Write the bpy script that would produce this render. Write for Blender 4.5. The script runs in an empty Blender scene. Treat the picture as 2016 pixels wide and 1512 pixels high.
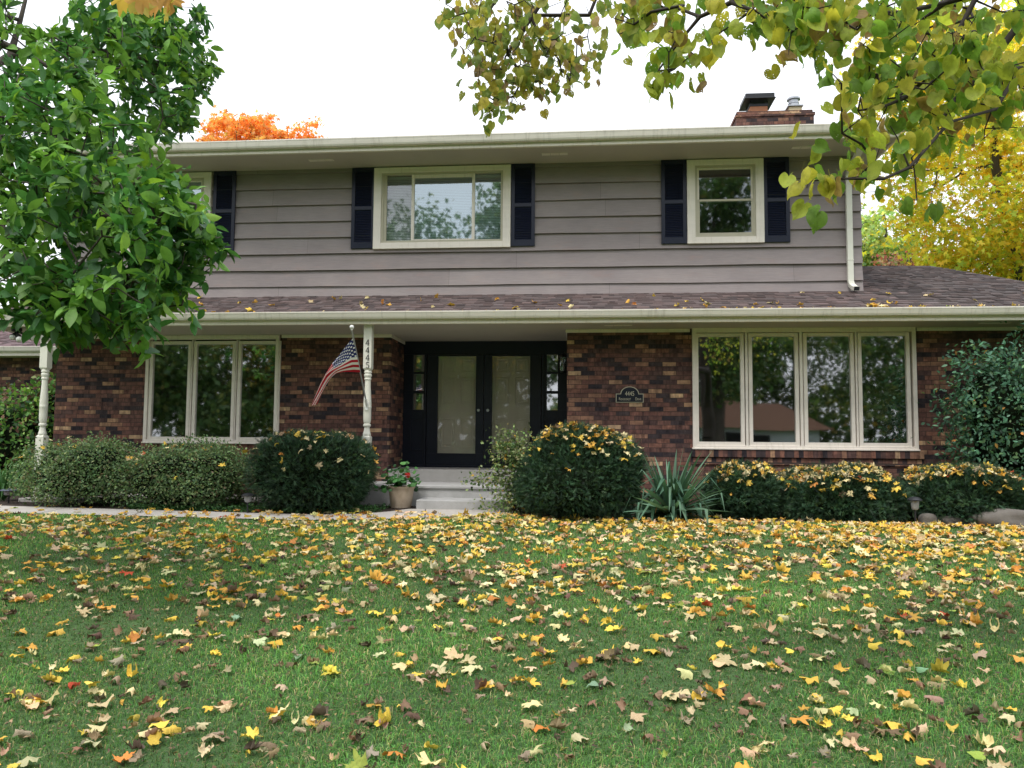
import bpy, math, random
import numpy as np
from math import radians, sin, cos, pi, sqrt, floor
from mathutils import Vector, Matrix
random.seed(7)
RS = np.random.RandomState(11)
scene = bpy.context.scene
COL = scene.collection

# ------------------------------------------------------------------ camera
F, IW, IH = 1530.0, 2016, 1512
YAW, PITCH, ROLL = radians(5.3), radians(3.94), radians(0.42)
CAM = np.array((0.0, -12.24, 1.6))
_fw = np.array((-sin(YAW)*cos(PITCH), cos(YAW)*cos(PITCH), sin(PITCH)))
_r0 = np.array((cos(YAW), sin(YAW), 0.0))
_u0 = np.array((sin(YAW)*sin(PITCH), -cos(YAW)*sin(PITCH), cos(PITCH)))
_rt = cos(ROLL)*_r0 + sin(ROLL)*_u0
_up = -sin(ROLL)*_r0 + cos(ROLL)*_u0
cam = bpy.data.cameras.new('camera'); cam_o = bpy.data.objects.new('camera', cam); COL.objects.link(cam_o)
m = Matrix.Identity(4)
for i in range(3):
    m[i][0] = _rt[i]; m[i][1] = _up[i]; m[i][2] = -_fw[i]; m[i][3] = CAM[i]
cam_o.matrix_world = m
cam.sensor_width = 36; cam.lens = 36*F/IW; cam.clip_end = 3000; cam.clip_start = 0.05
scene.camera = cam_o

def ray(x, y): return _fw + (x-IW/2)/F*_rt - (y-IH/2)/F*_up
def atY(x, y, Y):
    d = ray(x, y); return CAM + (Y-CAM[1])/d[1]*d
def atD(x, y, D): return CAM + D*ray(x, y)
def X_(x, y, Y): return float(atY(x, y, Y)[0])
def Z_(x, y, Y): return float(atY(x, y, Y)[2])
def project(p):
    v = p - CAM; z = v@_fw
    return IW/2 + F*(v@_rt)/z, IH/2 - F*(v@_up)/z, z

# ------------------------------------------------------------------ tagging
WL = {}
def tag(o, label=None, cat=None, group=None, kind=None):
    if label: o['label'] = label
    if cat: o['category'] = cat
    if group: o['group'] = group
    if kind: o['kind'] = kind
    return o
def empty(name, loc=(0, 0, 0), label=None, cat=None, group=None, rz=0):
    o = bpy.data.objects.new(name, None); COL.objects.link(o)
    o.location = loc; o.rotation_euler = (0, 0, rz); o.empty_display_size = .2
    WL[o] = np.array(loc, float)
    return tag(o, label, cat, group)
def link(name, me, parent=None, origin=None):
    """me holds world coordinates; shift it into the parent's (or its own) frame"""
    o = bpy.data.objects.new(name, me); COL.objects.link(o)
    if parent is not None:
        L = WL[parent]; o.parent = parent; o.location = (0, 0, 0)
    elif origin is not None:
        L = np.array(origin, float); o.location = tuple(L)
    else: L = np.zeros(3)
    if np.any(L):
        n = len(me.vertices); a = np.empty(n*3, np.float32); me.vertices.foreach_get('co', a)
        a = a.reshape(-1, 3) - L.astype(np.float32); me.vertices.foreach_set('co', a.ravel()); me.update()
    WL[o] = L
    return o

# ------------------------------------------------------------------ mesh builder
class MB:
    def __init__(s): s.v = []; s.f = []; s.m = []; s.c = []
    def quad(s, a, b, c, d, mi=0):
        n = len(s.v); s.v += [tuple(a), tuple(b), tuple(c), tuple(d)]; s.f.append((n, n+1, n+2, n+3)); s.m.append(mi); return s
    def box(s, x0, x1, y0, y1, z0, z1, mi=0):
        n = len(s.v)
        s.v += [(x, y, z) for z in (z0, z1) for (x, y) in ((x0, y0), (x1, y0), (x1, y1), (x0, y1))]
        for f in ((3, 2, 1, 0), (4, 5, 6, 7), (0, 1, 5, 4), (1, 2, 6, 5), (2, 3, 7, 6), (3, 0, 4, 7)):
            s.f.append(tuple(n+i for i in f)); s.m.append(mi)
        return s
    def extrude_x(s, prof, x0, x1, mi=0, caps=True):
        """prof: list of (y,z), extruded along x"""
        n = len(s.v); k = len(prof)
        s.v += [(x0, y, z) for y, z in prof] + [(x1, y, z) for y, z in prof]
        for i in range(k):
            j = (i+1) % k; s.f.append((n+i, n+j, n+k+j, n+k+i)); s.m.append(mi)
        if caps:
            s.f.append(tuple(n+i for i in reversed(range(k)))); s.m.append(mi)
            s.f.append(tuple(n+k+i for i in range(k))); s.m.append(mi)
        return s
    def prism(s, poly, y0, y1, mi=0):
        """poly: (x,z) outline seen from -Y, counterclockwise"""
        n = len(s.v); k = len(poly)
        s.v += [(x, y0, z) for x, z in poly] + [(x, y1, z) for x, z in poly]
        s.f.append(tuple(n+i for i in range(k))); s.m.append(mi)
        s.f.append(tuple(n+k+i for i in reversed(range(k)))); s.m.append(mi)
        for i in range(k):
            j = (i+1) % k; s.f.append((n+j, n+i, n+k+i, n+k+j)); s.m.append(mi)
        return s
    def lathe(s, prof, cx, cy, n=20, mi=0, cap=True):
        b = len(s.v)
        for r, z in prof:
            for i in range(n):
                a = 2*pi*i/n; s.v.append((cx+r*cos(a), cy+r*sin(a), z))
        for j in range(len(prof)-1):
            for i in range(n):
                k = (i+1) % n
                s.f.append((b+j*n+i, b+j*n+k, b+(j+1)*n+k, b+(j+1)*n+i)); s.m.append(mi)
        if cap:
            s.f.append(tuple(b+i for i in reversed(range(n)))); s.m.append(mi)
            e = b+(len(prof)-1)*n; s.f.append(tuple(e+i for i in range(n))); s.m.append(mi)
        return s
    def tube(s, pts, rads, n=8, mi=0):
        pts = [np.array(p, float) for p in pts]; b = len(s.v)
        for i, p in enumerate(pts):
            d = pts[min(i+1, len(pts)-1)] - pts[max(i-1, 0)]; d = d/np.linalg.norm(d)
            a = np.array((0, 0, 1.0)) if abs(d[2]) < .9 else np.array((1.0, 0, 0))
            u = np.cross(a, d); u /= np.linalg.norm(u); w = np.cross(d, u)
            r = rads[i] if hasattr(rads, '__len__') else rads
            for k in range(n):
                t = 2*pi*k/n; s.v.append(tuple(p + r*(cos(t)*u + sin(t)*w)))
        for i in range(len(pts)-1):
            for k in range(n):
                j = (k+1) % n; s.f.append((b+i*n+k, b+i*n+j, b+(i+1)*n+j, b+(i+1)*n+k)); s.m.append(mi)
        s.f.append(tuple(b+k for k in reversed(range(n)))); s.m.append(mi)
        e = b+(len(pts)-1)*n; s.f.append(tuple(e+k for k in range(n))); s.m.append(mi)
        return s
    def build(s, name, mats, parent=None, smooth=False, bevel=0, origin=None):
        me = bpy.data.meshes.new(name); me.from_pydata(s.v, [], s.f)
        for mt in (mats if isinstance(mats, (list, tuple)) else [mats]): me.materials.append(mt)
        if any(s.m): me.polygons.foreach_set('material_index', s.m)
        if s.c:
            a = me.color_attributes.new('Col', 'FLOAT_COLOR', 'POINT')
            arr = np.ones((len(s.v), 4), np.float32); arr[:, :3] = np.array(s.c, np.float32); a.data.foreach_set('color', arr.ravel())
        if smooth:
            me.polygons.foreach_set('use_smooth', [True]*len(me.polygons)); 
            try: me.set_sharp_from_angle(angle=radians(40))
            except Exception: pass
        me.update()
        o = link(name, me, parent, origin)
        if bevel:
            b = o.modifiers.new('bevel', 'BEVEL'); b.width = bevel; b.segments = 2; b.limit_method = 'ANGLE'; b.angle_limit = radians(40)
        return o

def np_mesh(name, V, faces_list, mats, cols=None, uv=None, smooth=False):
    """faces_list: list of (k,n) index arrays of equal size n each"""
    me = bpy.data.meshes.new(name)
    me.vertices.add(len(V)); me.vertices.foreach_set('co', np.asarray(V, np.float32).ravel())
    loops = np.concatenate([f.ravel() for f in faces_list]).astype(np.int32)
    sizes = np.concatenate([np.full(len(f), f.shape[1], np.int32) for f in faces_list])
    starts = np.concatenate(([0], np.cumsum(sizes)[:-1])).astype(np.int32)
    me.loops.add(len(loops)); me.loops.foreach_set('vertex_index', loops)
    me.polygons.add(len(sizes)); me.polygons.foreach_set('loop_start', starts)
    try: me.polygons.foreach_set('loop_total', sizes)
    except Exception: pass
    if smooth: me.polygons.foreach_set('use_smooth', np.ones(len(sizes), bool))
    for mt in (mats if isinstance(mats, (list, tuple)) else [mats]): me.materials.append(mt)
    if cols is not None:
        a = me.color_attributes.new('Col', 'FLOAT_COLOR', 'POINT')
        arr = np.ones((len(V), 4), np.float32); arr[:, :3] = cols; a.data.foreach_set('color', arr.ravel())
    me.update(calc_edges=True); me.validate()
    return me

# ------------------------------------------------------------------ materials
def new_mat(name):
    mt = bpy.data.materials.new(name); mt.use_nodes = True; nt = mt.node_tree
    return mt, nt, nt.nodes['Principled BSDF'], nt.nodes['Material Output']
def nd(nt, t, **k):
    n = nt.nodes.new(t)
    for a, v in k.items():
        if a.startswith('i_'):
            n.inputs[a[2:].replace('_', ' ')].default_value = v
        else: setattr(n, a, v)
    return n
def math_(nt, op, a, b=None, c=None):
    n = nt.nodes.new('ShaderNodeMath'); n.operation = op
    for i, v in enumerate((a, b, c)):
        if v is None: continue
        if isinstance(v, (int, float)): n.inputs[i].default_value = v
        else: nt.links.new(v, n.inputs[i])
    return n.outputs[0]
def mixc(nt, fac, a, b, mode='MIX'):
    n = nt.nodes.new('ShaderNodeMix'); n.data_type = 'RGBA'; n.blend_type = mode
    for i, v in ((0, fac), (6, a), (7, b)):
        if isinstance(v, (int, float)): n.inputs[i].default_value = v
        elif isinstance(v, tuple): n.inputs[i].default_value = (*v[:3], 1)
        else: nt.links.new(v, n.inputs[i])
    return n.outputs[2]
def ramp(nt, fac, stops, interp='LINEAR'):
    n = nt.nodes.new('ShaderNodeValToRGB'); n.color_ramp.interpolation = interp
    e = n.color_ramp.elements
    while len(e) < len(stops): e.new(.5)
    for i, (p, c) in enumerate(stops):
        e[i].position = p; e[i].color = (*c, 1) if len(c) == 3 else c
    nt.links.new(fac, n.inputs[0]); return n.outputs[0]
def noise(nt, vec, scale, detail=4, rough=.55, dist=0):
    n = nd(nt, 'ShaderNodeTexNoise'); n.inputs['Scale'].default_value = scale; n.inputs['Detail'].default_value = detail
    n.inputs['Roughness'].default_value = rough; n.inputs['Distortion'].default_value = dist
    if vec is not None: nt.links.new(vec, n.inputs['Vector'])
    return n.outputs[0]
def coords(nt, scale=(1, 1, 1), kind='Object'):
    tc = nd(nt, 'ShaderNodeTexCoord'); mp = nd(nt, 'ShaderNodeMapping'); mp.inputs['Scale'].default_value = scale
    nt.links.new(tc.outputs[kind], mp.inputs['Vector']); return mp.outputs[0]
def bump(nt, bs, h, strength=.3, dist=.01):
    b = nd(nt, 'ShaderNodeBump'); b.inputs['Strength'].default_value = strength; b.inputs['Distance'].default_value = dist
    nt.links.new(h, b.inputs['Height']); nt.links.new(b.outputs[0], bs.inputs['Normal'])
def paint(name, col, rough=.5, var=.12, scale=6, stretch=(1, 1, 1), dirt=(.5, .5, .45), spec=.4, bmp=.08):
    mt, nt, bs, out = new_mat(name)
    v = coords(nt, stretch); a = noise(nt, v, scale, 6, .6); b = noise(nt, v, scale*9, 3, .6)
    f = ramp(nt, a, [(.35, (0, 0, 0)), (.75, (1, 1, 1))])
    dk = tuple(c*d for c, d in zip(col, dirt))
    c1 = mixc(nt, math_(nt, 'MULTIPLY', f, var), col, dk)
    c2 = mixc(nt, math_(nt, 'MULTIPLY', b, var*.6), c1, tuple(min(1, c*1.12) for c in col))
    nt.links.new(c2, bs.inputs['Base Color']); bs.inputs['Roughness'].default_value = rough
    bs.inputs['Specular IOR Level'].default_value = spec
    if bmp: bump(nt, bs, b, bmp, .01)
    return mt

M_trim = paint('cream_trim_paint', (.86, .79, .71), .45, .22, 3, (.4, 1, 3))
M_trim_dirty = paint('weathered_gutter_paint', (.80, .75, .68), .4, .30, 4, (.35, 1, 6))
def streaks(mt, col, sx=3.0, sz=.5):
    nt = mt.node_tree; bs = nt.nodes['Principled BSDF']; src = bs.inputs['Base Color'].links[0].from_socket
    f = ramp(nt, noise(nt, coords(nt, (sx, .4, sz)), 4.0, 6, .72), [(.52, (0, 0, 0)), (.72, (.55, .55, .55))])
    nt.links.new(mixc(nt, f, src, col), bs.inputs['Base Color'])
streaks(M_trim_dirty, (.42, .38, .31)); streaks(M_trim, (.60, .54, .45), 5, .6)
M_soffit = paint('shaded_soffit_paint', (.54, .49, .43), .6, .15, 2)  # the trim paint again, darkened so its colour carries the eave shade
M_post = paint('white_post_paint', (.74, .73, .64), .42, .15, 5)
M_black = paint('black_door_paint', (.006, .009, .020), .38, .3, 6, spec=.35)
M_shutter = paint('navy_black_shutter', (.007, .011, .030), .34, .3, 6, spec=.4)
M_taupe = paint('taupe_door_paint', (.58, .54, .46), .5, .15, 4)
M_mull = paint('vinyl_tan_frame', (.52, .48, .37), .45, .15, 5)
M_conc = paint('painted_concrete', (.43, .41, .39), .75, .35, 5, bmp=.2)
M_step = paint('pale_concrete_step', (.44, .435, .43), .85, .45, 6, bmp=.3)
M_walk = paint('concrete_walk', (.50, .46, .42), .9, .4, 2.2, bmp=.3)
M_dark = paint('dark_room', (.018, .018, .017), .9, .4, 2)
M_blind = paint('window_blind', (.52, .56, .56), .6, .1, 5)
M_metal_dk = paint('black_metal', (.02, .021, .025), .4, .3, 8)
M_metal = paint('galvanised_metal', (.45, .47, .50), .35, .3, 8)
M_metal.node_tree.nodes['Principled BSDF'].inputs['Metallic'].default_value = .7
M_white = paint('white_plastic', (.78, .78, .76), .35, .1, 8)
M_terra = paint('pale_terracotta', (.52, .42, .32), .85, .7, 9, dirt=(.5, .45, .35), bmp=.4)
M_clay = paint('orange_flue_clay', (.50, .22, .12), .8, .4, 9)
M_flue = paint('cream_flue_clay', (.58, .50, .33), .8, .3, 9)
M_stone = paint('field_stone', (.150, .135, .118), .9, .8, 3.5, dirt=(.4, .38, .36), bmp=.6)
M_gold = paint('plaque_gilt', (.50, .46, .34), .45, .1, 20)

def brick_mat(name, bw=.203, bh=.0677, vertical=False):
    mt, nt, bs, out = new_mat(name)
    tc = nd(nt, 'ShaderNodeTexCoord'); sp = nd(nt, 'ShaderNodeSeparateXYZ'); nt.links.new(tc.outputs['Object'], sp.inputs[0])
    u = math_(nt, 'ADD', sp.outputs[0], sp.outputs[1]); z = sp.outputs[2]
    zz = math_(nt, 'DIVIDE', z, bh); row = math_(nt, 'FLOOR', zz); fz = math_(nt, 'FRACT', zz)
    off = math_(nt, 'MULTIPLY', math_(nt, 'MODULO', row, 2.0), .5)
    wn0 = nd(nt, 'ShaderNodeTexWhiteNoise'); wn0.noise_dimensions = '1D'; nt.links.new(row, wn0.inputs['W'])
    off = math_(nt, 'ADD', off, math_(nt, 'MULTIPLY', wn0.outputs['Value'], .18))
    uu = math_(nt, 'ADD', math_(nt, 'DIVIDE', u, bw), math_(nt, 'ADD', off, 100.0))
    col = math_(nt, 'FLOOR', uu); fu = math_(nt, 'FRACT', uu)
    cb = nd(nt, 'ShaderNodeCombineXYZ'); nt.links.new(col, cb.inputs[0]); nt.links.new(row, cb.inputs[1])
    wn = nd(nt, 'ShaderNodeTexWhiteNoise'); wn.noise_dimensions = '2D'; nt.links.new(cb.outputs[0], wn.inputs['Vector'])
    r = wn.outputs['Value']; wr = nd(nt, 'ShaderNodeSeparateColor'); nt.links.new(wn.outputs['Color'], wr.inputs[0])
    base = ramp(nt, r, [(0, (.030, .026, .032)), (.10, (.045, .036, .040)), (.19, (.080, .050, .048)), (.30, (.110, .062, .054)), (.46, (.132, .074, .062)),
                        (.60, (.130, .068, .058)), (.72, (.178, .092, .070)), (.84, (.225, .132, .092)), (.935, (.30, .195, .125)), (.972, (.38, .275, .175))], 'CONSTANT')
    # wire-cut streaks running up each brick, and blotches
    cv = nd(nt, 'ShaderNodeCombineXYZ'); nt.links.new(math_(nt, 'ADD', math_(nt, 'MULTIPLY', u, 17.0), math_(nt, 'MULTIPLY', row, 7.37)), cv.inputs[0]); nt.links.new(math_(nt, 'MULTIPLY', z, 3.0), cv.inputs[1]); nt.links.new(math_(nt, 'MULTIPLY', row, 3.1), cv.inputs[2])
    st = noise(nt, cv.outputs[0], 1.0, 3, .7)
    v2 = coords(nt, (9, 9, 14)); bl = noise(nt, v2, 1.0, 5, .6)
    k = math_(nt, 'MULTIPLY', wr.outputs[1], .8)
    s1 = ramp(nt, st, [(.34, (.42, .39, .42)), (.5, (1, 1, 1)), (.66, (1.6, 1.55, 1.5))])
    c = mixc(nt, math_(nt, 'ADD', k, .15), base, mixc(nt, 1.0, base, s1, 'MULTIPLY'))
    s2 = ramp(nt, bl, [(.32, (.5, .5, .54)), (.55, (1.0, 1.0, 1.0)), (.75, (1.3, 1.25, 1.2))])
    c = mixc(nt, .8, c, mixc(nt, 1.0, c, s2, 'MULTIPLY'))
    # mortar
    mz = .105; mu = .038
    a = math_(nt, 'LESS_THAN', fz, mz); b = math_(nt, 'LESS_THAN', fu, mu)
    mo = math_(nt, 'MAXIMUM', a, b)
    mort = mixc(nt, bl, (.028, .020, .019), (.075, .058, .052))
    c = mixc(nt, mo, c, mort)
    lg = noise(nt, coords(nt), 1.3, 3)
    c = mixc(nt, 1.0, c, ramp(nt, lg, [(.3, (.98, .98, 1.02)), (.7, (1.42, 1.38, 1.32))]), 'MULTIPLY')
    c = mixc(nt, 1.0, c, (1.05, .98, .93), 'MULTIPLY')
    nt.links.new(c, bs.inputs['Base Color']); bs.inputs['Roughness'].default_value = .85; bs.inputs['Specular IOR Level'].default_value = .25
    h = math_(nt, 'ADD', math_(nt, 'SUBTRACT', 1.0, mo), math_(nt, 'MULTIPLY', st, .35))
    bump(nt, bs, h, .8, .008)
    return mt
M_brick = brick_mat('brick')
M_brick_row = brick_mat('rowlock_brick', bw=.0677, bh=.22)

def siding_mat():
    mt, nt, bs, out = new_mat('mauve_grey_siding')
    tc = nd(nt, 'ShaderNodeTexCoord'); sp = nd(nt, 'ShaderNodeSeparateXYZ'); nt.links.new(tc.outputs['Object'], sp.inputs[0])
    row = math_(nt, 'FLOOR', math_(nt, 'DIVIDE', math_(nt, 'SUBTRACT', sp.outputs[2], 4.04-.58-.272*4+.004), .272))
    wn = nd(nt, 'ShaderNodeTexWhiteNoise'); wn.noise_dimensions = '1D'; nt.links.new(row, wn.inputs['W'])
    # board ends: every course is cut from lengths of about 3.6 m
    uu = math_(nt, 'ADD', math_(nt, 'DIVIDE', sp.outputs[0], 5.4), math_(nt, 'MULTIPLY', wn.outputs['Value'], 7.0))
    bd = math_(nt, 'FLOOR', uu); fu = math_(nt, 'FRACT', uu)
    cb = nd(nt, 'ShaderNodeCombineXYZ'); nt.links.new(bd, cb.inputs[0]); nt.links.new(row, cb.inputs[1])
    w2 = nd(nt, 'ShaderNodeTexWhiteNoise'); w2.noise_dimensions = '2D'; nt.links.new(cb.outputs[0], w2.inputs['Vector'])
    joint = math_(nt, 'LESS_THAN', fu, .0012)
    col = mixc(nt, w2.outputs['Value'], (.285, .246, .240), (.318, .278, .272))
    g = noise(nt, coords(nt, (1.2, 1, 30)), 3.0, 6, .65)
    col = mixc(nt, 1.0, col, ramp(nt, g, [(.3, (.86, .85, .86)), (.7, (1.08, 1.07, 1.07))]), 'MULTIPLY')
    p = noise(nt, coords(nt, (.9, 1, 3.2)), 2.2, 7, .68)
    pm = ramp(nt, p, [(.54, (0, 0, 0)), (.66, (1, 1, 1))])
    col = mixc(nt, math_(nt, 'MULTIPLY', pm, .6), col, (.325, .25, .232))
    p2 = noise(nt, coords(nt, (1.6, 1, 2.2)), 1.1, 5, .6)
    col = mixc(nt, 1.0, col, ramp(nt, p2, [(.3, (.88, .88, .9)), (.7, (1.06, 1.06, 1.05))]), 'MULTIPLY')
    col = mixc(nt, math_(nt, 'MULTIPLY', joint, .7), col, (.15, .125, .125))
    nt.links.new(col, bs.inputs['Base Color']); bs.inputs['Roughness'].default_value = .62; bs.inputs['Specular IOR Level'].default_value = .3
    bump(nt, bs, g, .25, .006)
    return mt
M_siding = siding_mat()

M_core = paint('shrub_core_shade', (.010, .014, .008), 1, .3, 9, spec=0)  # near-black colour standing in for the shade inside shrubs
def col_mat(name, rough=.7, spec=.25, noise_scale=None, trans=0, amt=.4, objcol=False, holes=False):
    mt, nt, bs, out = new_mat(name)
    if objcol:
        a = nd(nt, 'ShaderNodeObjectInfo'); c = a.outputs['Color']
    else:
        a = nd(nt, 'ShaderNodeAttribute'); a.attribute_name = 'Col'; c = a.outputs['Color']
    if noise_scale:
        n = noise(nt, coords(nt), noise_scale, 4, .65)
        c = mixc(nt, amt, c, mixc(nt, 1.0, c, ramp(nt, n, [(.32, (.35, .32, .28)), (.5, (1, 1, 1)), (.7, (1.35, 1.3, 1.2))]), 'MULTIPLY'))
    nt.links.new(c, bs.inputs['Base Color']); bs.inputs['Roughness'].default_value = rough; bs.inputs['Specular IOR Level'].default_value = spec
    sh = bs.outputs[0]
    if trans:
        t = nd(nt, 'ShaderNodeBsdfTranslucent'); nt.links.new(mixc(nt, 1.0, c, (1.25, 1.25, .8), 'MULTIPLY'), t.inputs[0])
        mx = nd(nt, 'ShaderNodeMixShader'); mx.inputs[0].default_value = trans
        nt.links.new(sh, mx.inputs[1]); nt.links.new(t.outputs[0], mx.inputs[2]); sh = mx.outputs[0]
    if holes:   # insect holes chewed through the leaf
        vo = nd(nt, 'ShaderNodeTexVoronoi'); vo.inputs['Scale'].default_value = 95; nt.links.new(coords(nt), vo.inputs['Vector'])
        big = noise(nt, coords(nt), 5.0, 2)
        th = math_(nt, 'MULTIPLY', math_(nt, 'SUBTRACT', big, .40), .9)
        hole = math_(nt, 'LESS_THAN', vo.outputs['Distance'], th)
        tr = nd(nt, 'ShaderNodeBsdfTransparent'); mx = nd(nt, 'ShaderNodeMixShader')
        nt.links.new(hole, mx.inputs[0]); nt.links.new(sh, mx.inputs[1]); nt.links.new(tr.outputs[0], mx.inputs[2]); sh = mx.outputs[0]
    nt.links.new(sh, out.inputs[0])
    return mt
M_shingle = col_mat('asphalt_shingle', .92, .15, 160, amt=.6)
M_fallen = col_mat('fallen_leaf', .75, .25, 34, trans=.12, amt=.45)
M_fallen_o = col_mat('fallen_leaf_near', .75, .25, 30, trans=.12, amt=.55, objcol=True)
M_leafmag = col_mat('magnolia_leaf', .52, .34, 30, trans=.34, amt=.3)
M_leaflin = col_mat('linden_leaf', .6, .3, 26, trans=.5, amt=.55, holes=True)
M_leaf = col_mat('leaf', .6, .3, None, trans=.3)
M_leafmap = col_mat('maple_leaf', .6, .25, None, trans=.58)
M_needle = col_mat('yew_needle', .55, .3, None, trans=.08)
M_grass = col_mat('grass_blade', .6, .25, None, trans=.45)
M_bark = paint('bark', (.085, .070, .058), .95, .8, 14, (1, 1, .25), dirt=(.35, .33, .3), bmp=.9)
M_twig = paint('dark_twig', (.035, .026, .02), .85, .5, 20)
M_soil = paint('mulch_soil', (.050, .034, .026), .95, .8, 18, dirt=(.4, .4, .4), bmp=1)

def glass_mat(name, refl, tint=(.8, .85, .82), gcol=(.95, .97, 1.0)):
    mt, nt, bs, out = new_mat(name); nt.nodes.remove(bs)
    t = nd(nt, 'ShaderNodeBsdfTransparent'); t.inputs[0].default_value = (*tint, 1)
    g = nd(nt, 'ShaderNodeBsdfGlossy'); g.inputs['Roughness'].default_value = .024; g.inputs[0].default_value = (*gcol, 1)
    n = noise(nt, coords(nt), 1.6, 2); b = nd(nt, 'ShaderNodeBump'); b.inputs['Strength'].default_value = .02; b.inputs['Distance'].default_value = .02
    nt.links.new(n, b.inputs['Height']); nt.links.new(b.outputs[0], g.inputs['Normal'])
    mx = nd(nt, 'ShaderNodeMixShader'); mx.inputs[0].default_value = refl
    nt.links.new(t.outputs[0], mx.inputs[1]); nt.links.new(g.outputs[0], mx.inputs[2]); nt.links.new(mx.outputs[0], out.inputs[0])
    return mt
M_glass = glass_mat('coated_window_glass', .42)
M_glass_up = glass_mat('bright_window_glass', .36, (.74, .86, .88), gcol=(.82, .94, 1.0))
M_glass_mid = glass_mat('shaded_window_glass', .20, (.5, .56, .62), (.88, .95, 1.0))
M_glass_dim = glass_mat('dim_window_glass', .16)
M_glass_door = glass_mat('storm_door_glass', .10, (.9, .9, .86))

# ------------------------------------------------------------------ ground heights
LE = [(-30, -2.9), (-12, -2.9), (-7.45, -2.83), (-5.06, -2.92), (-3.4, -3.0), (-2.6, -2.85), (-1.9, -2.5), (-1.33, -2.15), (-.9, -2.1), (.3, -2.5), (1.05, -2.66), (3.3, -2.60), (5, -2.78), (9, -2.9), (30, -2.9)]
WB = [(-30, -1.9), (-8.2, -1.92), (-5.4, -2.22), (-3.6, -2.40), (-3.0, -2.25), (-2.62, -1.9), (-2.5, -1.42), (-.9, -1.42)]
def lawn_edge(x): return np.interp(x, [p[0] for p in LE], [p[1] for p in LE])
def walk_back(x): return np.interp(x, [p[0] for p in WB], [p[1] for p in WB])
def gz(x, y):
    x = np.asarray(x, float); y = np.asarray(y, float)
    t = np.clip((y + 12.24)/9.4, -2.5, 1.0)
    z = np.where(t > 0, .58*(1.12*t - .12*t*t), .58*.55*t)
    z = z + .028*np.sin(x*.9+.6)*np.clip((-2.9-y)/3, 0, 1)*np.clip((y+14)/4, 0, 1) + .02*np.sin(y*1.7+x*.4)*np.clip((-3.2-y)/2, 0, 1)
    z = z + .035*np.exp(-((y+3.3)/.9)**2)*np.clip((x-.3)/1.2, 0, 1)      # slight swell before the right-hand bed
    return z

def lawn_mat():
    mt, nt, bs, out = new_mat('lawn_turf')
    a = noise(nt, coords(nt), 1.1, 5, .6); b = noise(nt, coords(nt), 60, 4, .7)
    c = mixc(nt, ramp(nt, a, [(.35, (0, 0, 0)), (.65, (1, 1, 1))]), (.070, .165, .042), (.105, .215, .056))
    b2 = noise(nt, coords(nt, (1, 1, .2)), 170, 3, .7)
    c = mixc(nt, ramp(nt, b2, [(.40, (0, 0, 0)), (.62, (.8, .8, .8))]), c, (.030, .060, .020))
    c = mixc(nt, ramp(nt, b, [(.5, (0, 0, 0)), (.75, (.6, .6, .6))]), c, (.13, .105, .06))
    nt.links.new(c, bs.inputs['Base Color']); bs.inputs['Roughness'].default_value = .95; bump(nt, bs, b, .8, .03)
    return mt
M_lawn = lawn_mat()
def sheet(name, xs, ys, dz, mat, mask=None):
    X, Y = np.meshgrid(xs, ys); Z = gz(X, Y) + dz
    V = np.stack([X, Y, Z], -1).reshape(-1, 3); nx, ny = len(xs), len(ys)
    i = np.arange(nx*ny).reshape(ny, nx)
    Q = np.stack([i[:-1, :-1], i[:-1, 1:], i[1:, 1:], i[1:, :-1]], -1).reshape(-1, 4)
    return link(name, np_mesh(name, V, [Q], mat, smooth=True))
xs = np.concatenate([np.linspace(-900, -30, 12), np.arange(-28, 28.1, .4), np.linspace(30, 900, 12)])
ys = np.concatenate([np.linspace(-700, -32, 12), np.arange(-30, -13, .6), np.arange(-13, .5, .25), np.linspace(1, 30, 10), np.linspace(40, 1500, 14)])
tag(sheet('lawn_ground', xs, ys, 0, M_lawn), kind='structure')
def strip(name, xs, fa, fb, dz, mat, n=6):
    rows = [np.array([(x, (1-t)*fa(x)+t*fb(x)) for x in xs]) for t in np.linspace(0, 1, n)]
    P = np.array(rows); Z = gz(P[..., 0], P[..., 1]) + dz
    V = np.concatenate([P, Z[..., None]], -1).reshape(-1, 3); nx = len(xs)
    i = np.arange(nx*n).reshape(n, nx)
    Q = np.stack([i[:-1, :-1], i[:-1, 1:], i[1:, 1:], i[1:, :-1]], -1).reshape(-1, 4)
    return link(name, np_mesh(name, V, [Q], mat, smooth=True))
def walk_mat():
    mt = M_walk; nt = mt.node_tree; bs = nt.nodes['Principled BSDF']
    tc = nd(nt, 'ShaderNodeTexCoord'); sp = nd(nt, 'ShaderNodeSeparateXYZ'); nt.links.new(tc.outputs['Object'], sp.inputs[0])
    f = math_(nt, 'FRACT', math_(nt, 'DIVIDE', math_(nt, 'ADD', sp.outputs[0], math_(nt, 'MULTIPLY', sp.outputs[1], .2)), 1.25))
    j = math_(nt, 'LESS_THAN', f, .012)
    src = bs.inputs['Base Color'].links[0].from_socket
    nt.links.new(mixc(nt, j, src, (.10, .09, .08)), bs.inputs['Base Color'])
walk_mat()
tag(strip('garden_walk', np.arange(-20, -.89, .15), lawn_edge, walk_back, .012, M_walk), kind='structure')
tag(strip('garden_bed', np.concatenate([np.arange(-20, 10.1, .2)]), lambda x: float(walk_back(x)) if x < -2.6 else (-1.5 if x < -.9 else float(lawn_edge(x))), lambda x: .2, .006, M_soil, 8), kind='structure')
G0 = .58

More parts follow.
